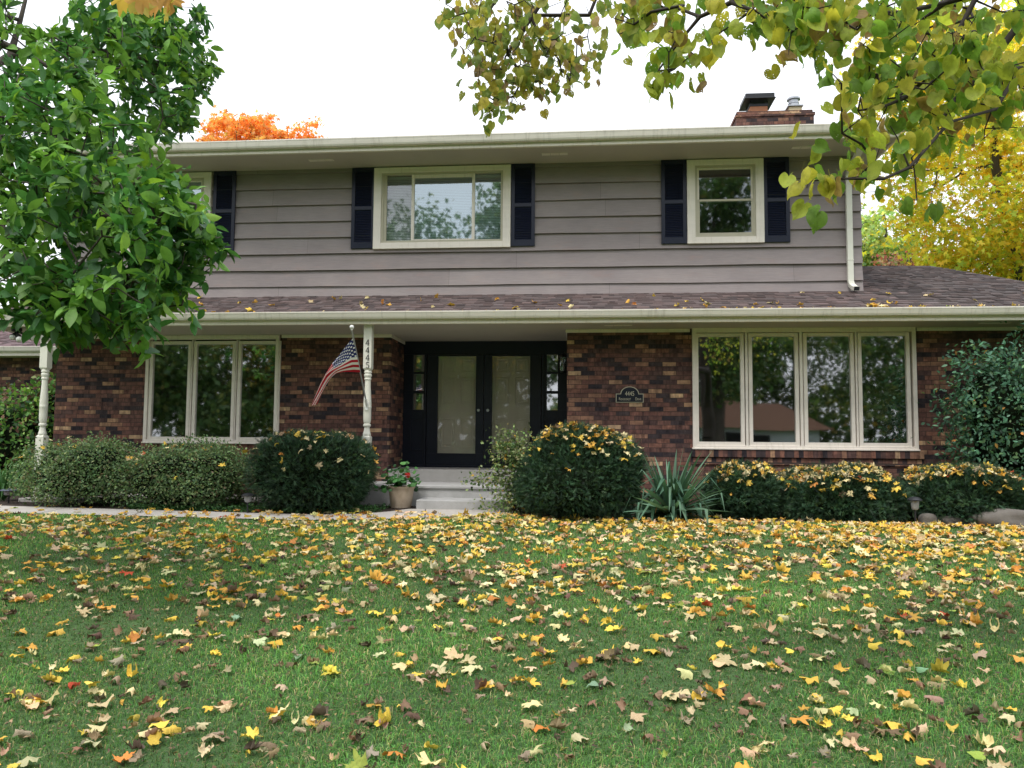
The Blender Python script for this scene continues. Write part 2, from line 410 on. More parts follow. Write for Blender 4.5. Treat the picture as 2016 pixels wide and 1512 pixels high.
# ================================================================== HOUSE
H = empty('house', (-2.0, 0, G0), 'two storey brick and mauve siding house with dark shutters and long porch roof', 'house')
HB = np.array((-2.0, 0, G0))
SOF, YR, YD = 3.25, -.45, .95          # lower soffit height, right wall plane, door plane
XC, XR0 = -3.11, -.256                 # recess corners
LW = (X_(288, 760, 0), X_(549, 760, 0), 1.478, 3.215)      # lower left window x0,x1,z0,z1
RW = (1.612, 4.816, 1.459, 3.225)                           # lower right window
# brick walls
b = MB(); b.box(-8.82, LW[0], 0, .25, .5, SOF); b.box(LW[1], XC, 0, .25, .5, SOF); b.box(LW[0], LW[1], 0, .25, .5, LW[2])
b.build('brick_wall', M_brick, H)
b = MB(); b.box(XC-.2, XC, .25, YD+.1, 1.0, SOF); b.build('brick_wall', M_brick, H)
b = MB(); b.box(XR0, RW[0], YR, YR+.25, .4, SOF); b.box(RW[1], 7.4, YR, YR+.25, .4, SOF); b.box(RW[0], RW[1], YR, YR+.25, .4, RW[2])
b.box(XR0, XR0+.2, YR+.25, YD+.1, .4, SOF); b.build('brick_wall', M_brick, H)
b = MB(); b.box(7.15, 7.4, YR+.25, 5, .4, SOF); b.build('brick_wall', M_brick, H)
b = MB(); b.box(-8.82, -8.6, .25, 8, .4, SOF); b.build('brick_wall', M_brick, H)
# rowlock sill under the right window
b = MB(); b.box(RW[0]-.03, RW[1]+.07, YR-.05, YR+.05, RW[2]-.125, RW[2]-.012); b.build('window_sill', M_brick_row, H, bevel=.004)
b = MB(); b.box(RW[0]-.03, RW[1]+.07, YR-.022, YR+.05, RW[2]-.235, RW[2]-.127); b.build('window_sill', M_brick_row, H, bevel=.004)

# siding with real laps
ZS = [3.86, 4.04] + [4.04+.272*k for k in range(1, 8)] + [6.01]
wins_up = {'L': (-7.75, X_(416, 400, -.03), 4.645, 5.985), 'C': (X_(736.5, 400, -.03), X_(1005.5, 400, -.03), 4.638, 5.985), 'R': (X_(1352.5, 400, -.03), X_(1503.5, 400, -.03), 4.648, 5.985)}
b = MB()
cuts = [-8.8]
for k in 'LCR': cuts += [wins_up[k][0]+.02, wins_up[k][1]-.02]
cuts.append(4.262)
for ci in range(len(cuts)-1):
    xa, xb = cuts[ci], cuts[ci+1]; zmax = wins_up['LCR'[ci//2]][2]+.02 if ci % 2 else 99
    for i in range(len(ZS)-1):
        z0, z1 = ZS[i], ZS[i+1]; full = .272
        if z0 >= zmax: continue
        yb, yt = -.026, -.026+.038*(z1-z0)/full
        if z1 > zmax: yt = yb+(yt-yb)*(zmax-z0)/(z1-z0); z1 = zmax
        xsn = [xa]+[x for x in np.arange(-8.7, 4.2, .75) if xa+.05 < x < xb-.05]+[xb]
        wv = lambda x, k: .0035*sin(x*1.3+k*2.1)+.0025*sin(x*3.7+k*5.3)
        for q in range(len(xsn)-1):
            n = len(b.v)
            for x in (xsn[q], xsn[q+1]):
                d0 = wv(x, i) if i else 0; yo = .004*sin(x*2.3+i*1.7)
                b.v += [(x, yb+yo, z0+d0), (x, yb+.03+yo, z0+.001+d0), (x, .03, z0+d0), (x, .03, z1), (x, yt, z1)]
            for e_ in range(5):
                f_ = (e_+1) % 5; b.f.append((n+e_, n+f_, n+5+f_, n+5+e_)); b.m.append(0)
b.build('siding_wall', M_siding, H)
b = MB(); b.box(4.18, 4.25, .03, 8, 3.7, 6.01); b.box(-8.8, -8.73, .03, 8, 3.7, 6.01); b.box(-8.73, 4.18, 7.9, 8, 3.0, 6.01); b.build('siding_wall', M_siding, H)

# ---- roofs
SL = .37
def shingles(name, courses, xl, xr, y0, z0, sl, expo, base, seed):
    """courses of separate tabs laid up the slope from (y0,z0)"""
    rs = np.random.RandomState(seed); b = MB(); n = 1/sqrt(1+sl*sl); dy = expo*n
    for i in range(courses):
        ya = y0+i*dy; yb = ya+dy*1.25; x = xl(ya)-rs.rand()*.2; xe = xr(ya)
        while x < xe:
            w = rs.uniform(.07, .19); x2 = min(x+w, xe); x1 = max(x, xl(ya))
            if x2-x1 > .01:
                t = .013 + (.009 if rs.rand() < .5 else 0) + rs.rand()*.002; jit = rs.uniform(-.010, .010)*(rs.rand() < .6)
                yj = ya+jit
                A = (x1, yj, z0+sl*(yj-y0)+t); B = (x2, yj, z0+sl*(yj-y0)+t); C = (x2, yb, z0+sl*(yb-y0)+.004); D = (x1, yb, z0+sl*(yb-y0)+.004)
                A0 = (x1, yj, A[2]-t-.004); B0 = (x2, yj, B[2]-t-.004)
                b.quad(A, B, C, D); b.quad(A0, B0, B, A)
                k = rs.choice([.66, .82, .95, 1.08, 1.2]); hue = rs.rand()
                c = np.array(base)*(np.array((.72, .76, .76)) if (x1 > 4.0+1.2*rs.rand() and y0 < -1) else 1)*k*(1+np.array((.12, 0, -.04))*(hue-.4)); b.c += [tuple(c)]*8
            x += w
    return b.build(name, M_shingle, H)
# the lower roof: full-length courses below the siding, then the wing on the right up to its ridge
def hipx(y): return 7.7 - (7.7-6.3)*(y+1.30)/3.75
def lx(y): return -9.2 if y < -.01 else 4.262
YE, ZE = -1.30, 3.395
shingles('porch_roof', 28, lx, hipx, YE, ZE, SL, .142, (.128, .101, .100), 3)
b = MB()
zr = lambda y: ZE+SL*(y-YE)-.006
b.quad((-9.2, YE, zr(YE)), (7.7, YE, zr(YE)), (hipx(0), 0.02, zr(0)), (-9.2, .02, zr(0)))
b.quad((4.2, .02, zr(0)), (hipx(0), .02, zr(0)), (6.3, 2.45, zr(2.45)), (4.2, 2.45, zr(2.45)))
b.quad((4.2, 2.45, zr(2.45)), (6.3, 2.45, zr(2.45)), (7.7, 6.2, zr(YE)), (4.2, 6.2, zr(YE)))
b.quad((7.7, YE, zr(YE)), (7.7, 6.2, zr(YE)), (6.3, 2.45, zr(2.45)), (6.3, 2.45, zr(2.45)-.001))
b.c = [(.10, .085, .085)]*len(b.v)
b.build('roof_deck', M_shingle, H)
shingles('hip_end_shingles', 1, lambda y: 4.3, lambda y: 6.3, 2.40, zr(2.40)+.012, .1, .2, (.13, .11, .11), 5)
# upper roof
YU, ZU, SU = -.90, 6.145, .30
shingles('main_roof', 34, lambda y: -9.15, lambda y: 4.56, YU, ZU, SU, .142, (.128, .104, .102), 8)
b = MB(); zu = lambda y: ZU+SU*(y-YU)-.008
b.quad((-9.15, YU, zu(YU)), (4.56, YU, zu(YU)), (4.56, 4.0, zu(4)), (-9.15, 4.0, zu(4)))
b.quad((-9.15, 4.0, zu(4)), (4.56, 4.0, zu(4)), (4.56, 8.9, zu(YU)), (-9.15, 8.9, zu(YU))); b.c = [(.10, .085, .085)]*len(b.v)
b.build('roof_deck', M_shingle, H)
for xg in (4.2, -8.78):
    b = MB(); b.v += [(xg, .03, 6.0), (xg, 7.95, 6.0), (xg, 4.0, zu(4)-.05)]; b.f.append((0, 1, 2)); b.m.append(0); b.build('gable_wall', M_siding, H)

# ---- eaves: fascia, gutter, soffit
def gutter(name, x0, x1, yf, z0, z1, mat):
    d = .12; y = yf
    prof = [(y+d, z1), (y+d, z0), (y+.045, z0), (y+.035, z0+.004), (y+.022, z0+.028), (y+.012, z0+(z1-z0)*.55), (y+.004, z1-.022), (y, z1-.018), (y, z1), (y+.012, z1), (y+.014, z1-.012), (y+.03, z0+.02), (y+d-.008, z0+.02), (y+d-.008, z1)]
    bb = MB(); bb.extrude_x(prof, x0, x1, caps=False)
    bb.box(x0-.002, x0, y+.01, y+d, z0, z1-.004); bb.box(x1, x1+.002, y+.01, y+d, z0, z1-.004)
    return bb.build(name, mat, H)
gutter('gutter', -9.2, 7.75, -1.335, 3.302, 3.408, M_trim_dirty)
gutter('gutter', -9.2, 4.60, -.935, 6.040, 6.158, M_trim_dirty)
b = MB(); b.box(-9.2, 7.7, -1.213, -1.18, 3.234, 3.40); b.box(-9.2, 7.7, -1.228, -1.213, 3.236, 3.272); b.box(-9.2, -9.17, -1.18, .2, 3.234, 3.40); b.build('fascia', M_trim, H, bevel=.003)
b = MB(); b.box(-9.2, 4.56, -.813, -.78, 5.975, 6.15); b.box(-9.2, 4.56, -.828, -.813, 5.977, 6.014); b.box(4.53, 4.56, -.78, 8.8, 5.975, 6.13); b.build('fascia', M_trim, H, bevel=.003)
b = MB(); b.box(-9.17, XR0-.001, -1.18, YD+.1, SOF, SOF+.03); b.box(XR0-.001, 7.6, -1.18, YR+.2, SOF+.0005, SOF+.03)
so1 = b.build('soffit', M_soffit, H)
b = MB(); b.box(-9.1, 4.53, -.78, .025, 6.004, 6.03); b.box(4.25, 4.53, .025, 8, 6.0045, 6.03); so2 = b.build('soffit', M_soffit, H)
def vent(px, py, Y0, zz, so):
    x = X_(px, py, Y0); bb = MB()
    for k in range(3): bb.box(x-.20+k*.137, x-.07+k*.137, Y0-.045, Y0+.045, zz-.006, zz+.001)
    bb.build('soffit_vent', M_trim, so, bevel=.002)
for px, py in ((632, 318), (1092, 308), (1586, 293), (200, 330)): vent(px, py, -.42, 6.004, so2)
vent(1217, 641, -.85, SOF, so1); vent(1958, 640, -.85, SOF+.0005, so1); vent(280, 655, -.6, SOF, so1)
# frieze along the brick tops
zf = 3.198
def frieze(*bxs):
    bb = MB()
    for q in bxs: bb.box(*q)
    bb.build('frieze_board', M_trim, H, bevel=.003)
frieze((-8.84, LW[0]-.03, -.022, .0, zf, SOF-.001)); frieze((LW[1]+.03, XC+.022, -.022, 0, zf, SOF-.001), (XC, XC+.022, 0, YD, zf, SOF-.001))
frieze((XR0-.022, RW[0]-.03, YR-.022, YR, zf, SOF-.001), (XR0-.022, XR0, YR, YD, zf, SOF-.001)); frieze((RW[1]+.03, 7.42, YR-.022, YR, zf, SOF-.001))

# ---- windows
def ring(bb, x0, x1, z0, z1, t, y0, y1, tb=None, tt=None):
    tb = tb or t; tt = tt or t
    bb.box(x0, x0+t, y0, y1, z0, z1); bb.box(x1-t, x1, y0, y1, z0, z1)
    bb.box(x0+t, x1-t, y0, y1, z0, z0+tb); bb.box(x0+t, x1-t, y0, y1, z1-tt, z1)
def interior(x0, x1, z0, z1, y, d, par, mat=None):
    bb = MB(); bb.quad((x0, y+d, z0), (x1, y+d, z0), (x1, y+d, z1), (x0, y+d, z1))
    bb.quad((x0, y, z0), (x0, y+d, z0), (x0, y+d, z1), (x0, y, z1)); bb.quad((x1, y+d, z0), (x1, y, z0), (x1, y, z1), (x1, y+d, z1))
    bb.quad((x0, y, z1), (x0, y+d, z1), (x1, y+d, z1), (x1, y, z1)); bb.quad((x0, y, z0), (x1, y, z0), (x1, y+d, z0), (x0, y+d, z0))
    bb.build('dark_room', mat or M_dark, par)
def blind(x0, x1, z0, z1, y, par):
    bb = MB(); z = z1-.02
    bb.box(x0, x1, y-.012, y+.02, z1-.03, z1)
    while z > z0+.02:
        bb.quad((x0, y-.004, z-.012), (x1, y-.004, z-.012), (x1, y+.010, z+.014), (x0, y+.010, z+.014)); z -= .0265
    bb.build('blind', M_blind, par)
def pane(x0, x1, z0, z1, y, par, mat, tilt=0):
    bb = MB(); bb.quad((x0, y, z0), (x1, y, z0), (x1, y+tilt, z1), (x0, y+tilt, z1)); bb.build('pane', mat, par)

# lower windows: casing, casement sashes, panes
def casement(W, Y, panes_px, ytop, ybot, glass):
    x0, x1, z0, z1 = W; bb = MB()
    ring(bb, x0, x1, z0, z1+.03, .055, Y-.045, Y+.06, tb=.05, tt=.07)
    bb.box(x0-.012, x1+.012, Y-.06, Y+.02, z0-.012, z0+.012)
    xsn = [(X_(a, (ytop+ybot)/2, Y), X_(c, (ytop+ybot)/2, Y)) for a, c in panes_px]
    for i in range(len(xsn)-1):
        a = xsn[i][1]+.068; c = xsn[i+1][0]-.068
        bb.box(a, c, Y-.042, Y+.06, z0+.05, z1-.04)
    w = bb.build('window', M_trim, H, bevel=.004)
    zb, zt = Z_(panes_px[0][0], ybot, Y), Z_(panes_px[0][0], ytop, Y)
    for (a, c) in xsn:
        bb = MB(); ring(bb, a-.055, c+.055, zb-.062, zt+.052, .055, Y-.03, Y+.03, tb=.062, tt=.052); 
        bb.build('sash', M_trim, w, bevel=.004)
        pane(a-.002, c+.002, zb-.002, zt+.002, Y+.002, w, glass, random.uniform(-.003, .003))
    interior(x0+.02, x1-.02, z0+.02, z1-.02, Y+.062, 1.2, w)
    return w
casement(LW, -.005, [(301, 369.5), (387, 457), (474.5, 545)], 678.5, 859.5, M_glass)
casement(RW, YR-.005, [(1375, 1457.5), (1481, 1564.5), (1589, 1674), (1696.5, 1784)], 663.5, 869.5, M_glass)

# upper windows
def upper(Wn, lights, ztop, zbot, kind):
    x0, x1, z0, z1 = Wn; Y = -.03; bb = MB()
    ring(bb, x0, x1, z0, z1, .125, Y-.035, Y+.04, tb=.10, tt=.09)
    w = bb.build('window', M_trim, H, bevel=.004)
    bb = MB(); ring(bb, x0+.125, x1-.125, z0+.10, z1-.09, .035, Y-.018, Y+.05); bb.build('frame', M_mull, w, bevel=.003)
    xi0, xi1, zi0, zi1 = x0+.16, x1-.16, z0+.135, z1-.125
    if kind == 'slide':
        a, c = lights; bb = MB()
        bb.box(a-.024, a+.024, Y-.012, Y+.03, zi0, zi1); bb.box(c-.024, c+.024, Y-.012, Y+.03, zi0, zi1)
        bb.box(a+.024, c-.024, Y-.008, Y+.03, zi1-.055, zi1); bb.box(a+.024, c-.024, Y-.008, Y+.03, zi0, zi0+.02)
        bb.build('sash', M_trim, w, bevel=.003)
        bb = MB(); bb.box(xi0, xi0+.05, Y, Y+.03, zi0, zi1); bb.build('sash', M_mull, w)
        pane(xi0+.05, a-.024, zi0, zi1, Y+.02, w, M_glass_dim, .004); pane(a+.024, c-.024, zi0+.02, zi1-.055, Y+.012, w, M_glass_up); pane(c+.024, xi1, zi0, zi1, Y+.02, w, M_glass_up, -.006)
        blind(xi0+.03, xi1, zi0, zi1, Y+.085, w)
    else:
        zm = (zi0+zi1)/2+.01; bb = MB()
        ring(bb, xi0, xi1, zm-.02, zi1, .03, Y+.004, Y+.03); bb.build('sash', M_trim, w, bevel=.003)
        bb = MB(); ring(bb, xi0, xi1, zi0, zm+.02, .034, Y-.014, Y+.003); bb.build('sash', M_mull, w, bevel=.003)
        g = M_glass_mid if kind == 'dark' else M_glass_up
        pane(xi0+.03, xi1-.03, zm+.01, zi1-.03, Y+.015, w, g); pane(xi0+.034, xi1-.034, zi0+.034, zm-.014, Y-.006, w, g)
        if kind == 'blind': blind(xi0+.03, xi1-.03, zi0, zi1, Y+.085, w)
    interior(x0+.1, x1-.1, z0+.1, z1-.1, Y+.055, .9, w)
upper(wins_up['C'], (X_(813, 400, -.03), X_(932, 400, -.03)), 0, 0, 'slide')
upper(wins_up['R'], None, 0, 0, 'dark')
upper(wins_up['L'], None, 0, 0, 'blind')

# shutters, built once and copied
def shutter_mesh(w, h):
    bb = MB(); t = .052
    ring(bb, 0, w, 0, h, t, -.03, 0, tb=.10, tt=.07); bb.box(t, w-t, -.03, 0, h*.475, h*.475+.06)
    bb.box(t, w-t, -.006, -.002, .1, h-.07)
    for za, zb in ((.10, h*.475), (h*.475+.06, h-.07)):
        z = za+.006
        while z < zb-.02:
            n = len(bb.v)
            bb.v += [(t, -.026, z), (w-t, -.026, z), (w-t, -.008, z+.026), (t, -.008, z+.026), (t, -.022, z-.004), (w-t, -.022, z-.004)]
            bb.f += [(n, n+1, n+2, n+3), (n+4, n+5, n+1, n)]; bb.m += [0, 0]; z += .0275
    return bb
s0 = None
for (pa, pb, yb) in ((692, 738, 489), (1006.5, 1053, 485.5), (1302, 1352, 479), (1503.5, 1555, 474.5), (419, 462.5, 498)):
    xa, xb = X_(pa, 400, -.05), X_(pb, 400, -.05); zb = Z_((pa+pb)/2, yb, -.05); zb = 4.655
    if s0 is None:
        s0 = shutter_mesh(.355, 5.998-4.655).build('shutter', M_shutter, H, bevel=.003); o = s0
        n = len(s0.data.vertices); a = np.empty(n*3, np.float32); s0.data.vertices.foreach_get('co', a); a = a.reshape(-1, 3)+HB.astype(np.float32); s0.data.vertices.foreach_set('co', a.ravel())
    else:
        o = s0.copy(); COL.objects.link(o); o.parent = H
    o.location = (xa-HB[0], -.018-HB[1], zb-HB[2]); o.scale = ((xb-xa)/.355, 1, 1)
o = s0.copy(); COL.objects.link(o); o.parent = H; o.location = (-8.12-HB[0], -.018, 4.655-HB[2])

# ---- entrance
ZT, ZB = 3.182, 1.085
YF = YD
x0, x1 = XC, XR0
pxs = lambda p: X_(p, 760, YD)
b = MB()
slx = [(pxs(813.5), pxs(834.5)), (pxs(1076.5), pxs(1098))]       # sidelight glass
dgl = [(pxs(862.5), pxs(937)), (pxs(969), pxs(1043.5))]          # storm door glass
zsg = [(Z_(820, a, YD), Z_(820, c, YD)) for a, c in ((732, 698.5), (769, 736), (806.5, 774.5))]
sxo = [(x0+.0, slx[0][0]-.02), ]
def panel_with_holes(bb, xa, xb, za, zb, holes, y0, y1):
    xsv = sorted({xa, xb, *[h[0] for h in holes], *[h[1] for h in holes]}); zsv = sorted({za, zb, *[h[2] for h in holes], *[h[3] for h in holes]})
    for i in range(len(xsv)-1):
        for j in range(len(zsv)-1):
            cx, cz = (xsv[i]+xsv[i+1])/2, (zsv[j]+zsv[j+1])/2
            if any(h[0] < cx < h[1] and h[2] < cz < h[3] for h in holes): continue
            bb.box(xsv[i], xsv[i+1], y0, y1, zsv[j], zsv[j+1])
xd0, xd1 = dgl[0][0]-.19, dgl[1][1]+.19; xm = (dgl[0][1]+dgl[1][0])/2
for k, (a, c) in enumerate(slx):
    xa, xb = (x0, xd0-.01) if k == 0 else (xd1+.01, x1)
    panel_with_holes(b, xa, xb, ZB, ZT-.16, [(a, c, z0, z1) for z0, z1 in zsg], YF, YF+.05)
b.box(x0, x1, YF-.012, YF+.05, ZT-.16, SOF)
b.box(xd0-.05, xd0-.01, YF-.03, YF-.001, ZB, ZT-.16); b.box(xd1+.01, xd1+.05, YF-.03, YF-.001, ZB, ZT-.16)
b.box(x0, x1, YF-.06, YF-.001, ZB, ZB+.035)
for k, (a, c) in enumerate(slx):           # raised moulding of the panel under each sidelight
    ring(b, a-.05, c+.05, ZB+.28, zsg[2][0]-.16, .018, YF-.012, YF+.001)
ds = b.build('door_surround', M_black, H, bevel=.003)
for a, c in slx:
    for z0, z1 in zsg: pane(a, c, z0, z1, YF+.03, ds, M_glass)
    bb = MB()
    n_ = 13
    for i in range(n_):     # gathered curtain behind the sidelight
        xa = a-.02+(c-a+.04)*i/n_; xb = a-.02+(c-a+.04)*(i+1)/n_; xm_ = (xa+xb)/2
        bb.quad((xa, YF+.11, 1.7), (xm_, YF+.085, 1.7), (xm_, YF+.085, 3.1), (xa, YF+.11, 3.1)); bb.quad((xm_, YF+.085, 1.7), (xb, YF+.11, 1.7), (xb, YF+.11, 3.1), (xm_, YF+.085, 3.1))
    bb.build('curtain', M_blind, ds)
zg0, zg1 = Z_(900, 892.5, YD), Z_(900, 701.5, YD)
for k, (a, c) in enumerate(dgl):
    xa, xb = (xd0, xm-.004) if k == 0 else (xm+.004, xd1)
    bb = MB(); panel_with_holes(bb, xa, xb, ZB+.036, ZT-.165, [(a, c, zg0, zg1)], YF-.022, YF+.02)
    ring(bb, a-.022, c+.022, zg0-.022, zg1+.022, .018, YF-.03, YF-.021)
    sd = bb.build('storm_door', M_black, H, bevel=.003)
    pane(a, c, zg0, zg1, YF+.0, sd, M_glass_door, .002)
    hx = xm + (-.085 if k == 0 else .075)
    bb = MB(); hz = Z_(950, 808, YD)
    bb.tube([(hx, YF-.02, hz), (hx, YF-.06, hz)], .012, 10); bb.tube([(hx, YF-.058, hz), (hx, YF-.072, hz)], [.026, .022], 12)
    bb.build('door_handle', M_metal, sd, smooth=True)
    # six-panel entry door behind the storm door
    bb = MB(); bb.box(xa, xb, YF+.10, YF+.14, ZB, ZT-.1)
    mx_ = (a+c)/2; hw = (c-a)/2
    for z0, z1 in ((zg0+.09, zg0+.60), (zg0+.86, zg1-.36), (zg1-.28, zg1-.03)):
        for s in (-1, 1):
            cx = mx_+s*hw*.52; w2 = hw*.37
            ring(bb, cx-w2, cx+w2, z0, z1, .022, YF+.088, YF+.101); bb.box(cx-w2+.05, cx+w2-.05, YF+.092, YF+.101, z0+.05, z1-.05)
    ed = bb.build('entry_door', M_taupe, H, bevel=.006)
    if k == 0:
        kx, kz = X_(900.5, 741, YD), Z_(900.5, 741, YD); bb = MB(); bb.box(kx-.012, kx+.012, YF+.075, YF+.0995, kz-.03, kz+.03); bb.build('door_knocker', M_white, ed, bevel=.004)
b = MB(); b.box(x0-.1, x1+.2, YD+.3, YD+.32, .9, SOF); b.build('hall_wall', M_dark, H)
b = MB(); bx, bz = X_(1109, 799, YR+.7), Z_(1109, 799, YR+.7); b.box(XR0-.012, XR0-.0005, YR+.66, YR+.71, bz-.045, bz+.045); b.build('door_bell', M_white, H, bevel=.003)

# porch floor, steps
b = MB(); b.box(XC, XR0, 0.0, YD+.05, .6, ZB); b.build('door_landing', M_conc, H, bevel=.01)
b = MB(); b.box(-3.55, XR0-.001, -.93, -.001, .5, .892); b.box(XR0-.001, .15, -.93, YR-.001, .5, .892); b.box(-3.57, .17, -.955, -.93, .845, .8915); b.build('porch_floor', M_step, H, bevel=.012)
sx0 = X_(819, 990, -1.43)
b = MB(); b.box(sx0, .05, -1.43, -.931, .5, .718); b.build('porch_step', M_step, H, bevel=.014)
b = MB(); b.box(-8.45, -3.56, -1.22, -.002, .45, .64); b.build('porch_floor', M_conc, H, bevel=.012)

# turned porch posts
def post(px_c, y_t, zblk, zbase, zfloor):
    cx = X_(px_c, y_t, -1.07); cy = -1.07; h = .06; bb = MB()
    bb.box(cx-h, cx+h, cy-h, cy+h, zblk+.03, SOF)
    n = len(bb.v); r = .043     # chamfered foot of the block
    for (rr, z) in ((h, zblk+.03), (r, zblk)):
        bb.v += [(cx-rr, cy-rr, z), (cx+rr, cy-rr, z), (cx+rr, cy+rr, z), (cx-rr, cy+rr, z)]
    for i in range(4): j = (i+1) % 4; bb.f.append((n+4+i, n+4+j, n+j, n+i)); bb.m.append(0)
    L = zblk-zbase; Rm = .050
    def zz(t): return zblk-t*L
    prof = [(.046, zz(-.005)), (.046, zz(.01)), (.051, zz(.02)), (.051, zz(.035)), (.040, zz(.045)), (.049, zz(.06)), (.052, zz(.08)), (.044, zz(.10)), (.040, zz(.115)), (.046, zz(.125)),
            (.046, zz(.14)), (.037, zz(.15)), (.039, zz(.25)), (.045, zz(.36)), (.050, zz(.45)), (.053, zz(.52)), (.051, zz(.545)), (.053, zz(.55)), (.053, zz(.57)), (.051, zz(.575)),
            (.052, zz(.68)), (.050, zz(.76)), (.044, zz(.80)), (.038, zz(.815)), (.049, zz(.825)), (.051, zz(.84)), (.049, zz(.855)), (.036, zz(.865)), (.037, zz(.90)), (.044, zz(.94)), (.050, zz(.965)), (.053, zz(.98)), (.048, zz(1.0)), (.046, zz(1.005))]
    bb.lathe([(r_*1.12, z_) for r_, z_ in reversed(prof)], cx, cy, 24)
    bb.box(cx-.062, cx+.062, cy-.062, cy+.062, zfloor, zbase-.02)
    n = len(bb.v)
    for (rr, z) in ((.062, zbase-.02), (.046, zbase+.004)):
        bb.v += [(cx-rr, cy-rr, z), (cx+rr, cy-rr, z), (cx+rr, cy+rr, z), (cx-rr, cy+rr, z)]
    for i in range(4): j = (i+1) % 4; bb.f.append((n+i, n+j, n+4+j, n+4+i)); bb.m.append(0)
    bb.f.append((n+4, n+5, n+6, n+7)); bb.m.append(0)
    return bb.build('porch_post', M_post, H, smooth=True), cx
post(91, 700, Z_(91, 728, -1.07), Z_(85, 857, -1.07), .64)
p2, p2x = post(725.3, 700, Z_(725, 729.5, -1.07), Z_(722, 858, -1.07), .892)
# house number on the post: serif digits 4 4 4 5
def poly_digit(ch, cx, cz, h, y):
    bb = MB(); s = h
    def P(x, z): return (cx+x*s, cz+z*s)
    if ch == '4':
        bb.prism([P(.08, -.5), P(.21, -.5), P(.21, .5), P(.08, .5)], y-.006, y)
        bb.prism([P(-.32, -.20), P(-.24, -.20), P(.10, .36), P(.10, .5)], y-.0055, y)
        bb.prism([P(-.32, -.25), P(.34, -.25), P(.34, -.185), P(-.32, -.185)], y-.0065, y)
        bb.prism([P(.0, -.5), P(.30, -.5), P(.30, -.465), P(.0, -.465)], y-.007, y)
    else:
        bb.prism([P(-.22, .39), P(.26, .39), P(.29, .5), P(-.22, .5)], y-.006, y)
        bb.prism([P(-.25, .06), P(-.19, .06), P(-.17, .45), P(-.22, .45)], y-.0055, y)
        pts = []
        for i in range(15):
            a = radians(118-i*270/14); t = .022+.036*max(0, cos(a))
            pts.append((a, t))
        for i in range(14):
            (a, t), (a2, t2) = pts[i], pts[i+1]; R = .255; c0 = (0, -.21)
            q = [P(c0[0]+(R-t)*cos(a), c0[1]+(R+.03-t)*sin(a)), P(c0[0]+(R-t2)*cos(a2), c0[1]+(R+.03-t2)*sin(a2)), P(c0[0]+(R+t2)*cos(a2), c0[1]+(R+.03+t2)*sin(a2)), P(c0[0]+(R+t)*cos(a), c0[1]+(R+.03+t)*sin(a))]
            bb.prism(q, y-.0062, y)
        bb.prism([P(-.27, -.37), P(-.20, -.41), P(-.17, -.34), P(-.24, -.31)], y-.0068, y)
    return bb.build('house_number_digit', M_metal_dk, p2)
for ch, py in zip('4445', (674.2, 688.9, 703.7, 718.6)):
    poly_digit(ch, X_(723.5, py, -1.13), Z_(723.5, py, -1.13), .086, -1.1302)

# downspout at the right corner
b = MB(); xd = 4.055
pts = [(xd-.0, -.86, 6.04), (xd, -.86, 5.96), (xd, -.09, 5.70), (xd, -.075, 5.60), (xd, -.075, 4.02), (xd+.01, -.09, 3.955), (xd+.03, -.17, 3.895), (xd+.035, -.24, 3.875)]
w, d = .042, .032
for i in range(len(pts)-1):
    pass
ringv = []
for i, p in enumerate(pts):
    p = np.array(p); dd = np.array(pts[min(i+1, len(pts)-1)])-np.array(pts[max(i-1, 0)]); dd = dd/np.linalg.norm(dd)
    u = np.array((1.0, 0, 0)); wv = np.cross(dd, u); wv /= np.linalg.norm(wv)
    ringv.append([p+w*a*u+d*c*wv for a, c in ((-1, -1), (1, -1), (1, 1), (-1, 1))])
for r_ in ringv: b.v += [tuple(q) for q in r_]
for i in range(len(pts)-1):
    for k in range(4): j = (k+1) % 4; b.f.append((4*i+k, 4*i+j, 4*i+4+j, 4*i+4+k)); b.m.append(0)
b.box(xd-.046, xd+.046, -.111, -.04, 4.34, 4.36)
dsp = b.build('downspout', M_post, H, bevel=.004)
b = MB(); e = ringv[-1]; cc = sum(e)/4; nrm = np.array((0, -.003, -.001)); b.quad(*[tuple(cc+(q-cc)*.82+nrm) for q in e]); b.build('downspout_mouth', M_metal_dk, dsp)

# chimney
b = MB(); cx0, cx1, cy0, cy1 = 2.97, 4.47, 3.0, 3.62
b.box(cx0+.02, cx1-.0, cy0+.02, cy1, 6.9, 7.93); b.box(cx0-.0, cx1+.02, cy0, cy1+.02, 7.93, 7.99); b.box(cx0+.025, cx1-.02, cy0+.025, cy1-.02, 7.99, 8.045)
ch = b.build('chimney', M_brick, H, bevel=.004)
fx = X_(1491, 205, 3.25); b = MB(); b.box(fx-.17, fx+.17, 3.12, 3.46, 8.046, 8.22); b.build('flue_liner', M_clay, ch, bevel=.01)
b = MB(); b.box(fx-.18, fx+.18, 3.11, 3.47, 8.18, 8.235)
n = len(b.v); zc0, zc1 = 8.235, 8.31
b.v += [(fx-.17, 3.12, zc0), (fx+.17, 3.12, zc0), (fx+.17, 3.46, zc0), (fx-.17, 3.46, zc0)]
b.box(fx-.30, fx+.30, 2.98, 3.60, 8.29, 8.31); b.box(fx-.28, fx+.28, 3.0, 3.58, 8.31, 8.40)
for sx in (-1, 1):
    for yy in (3.13, 3.43): b.box(fx+sx*.165-.012, fx+sx*.165+.012, yy, yy+.024, 8.2, 8.30)
b.v += []; b.build('chimney_cap', M_metal_dk, ch, bevel=.006)
fx = X_(1563, 205, 3.25); b = MB(); b.box(fx-.125, fx+.125, 3.14, 3.40, 8.046, 8.17); b.build('flue_liner', M_flue, ch, bevel=.01)
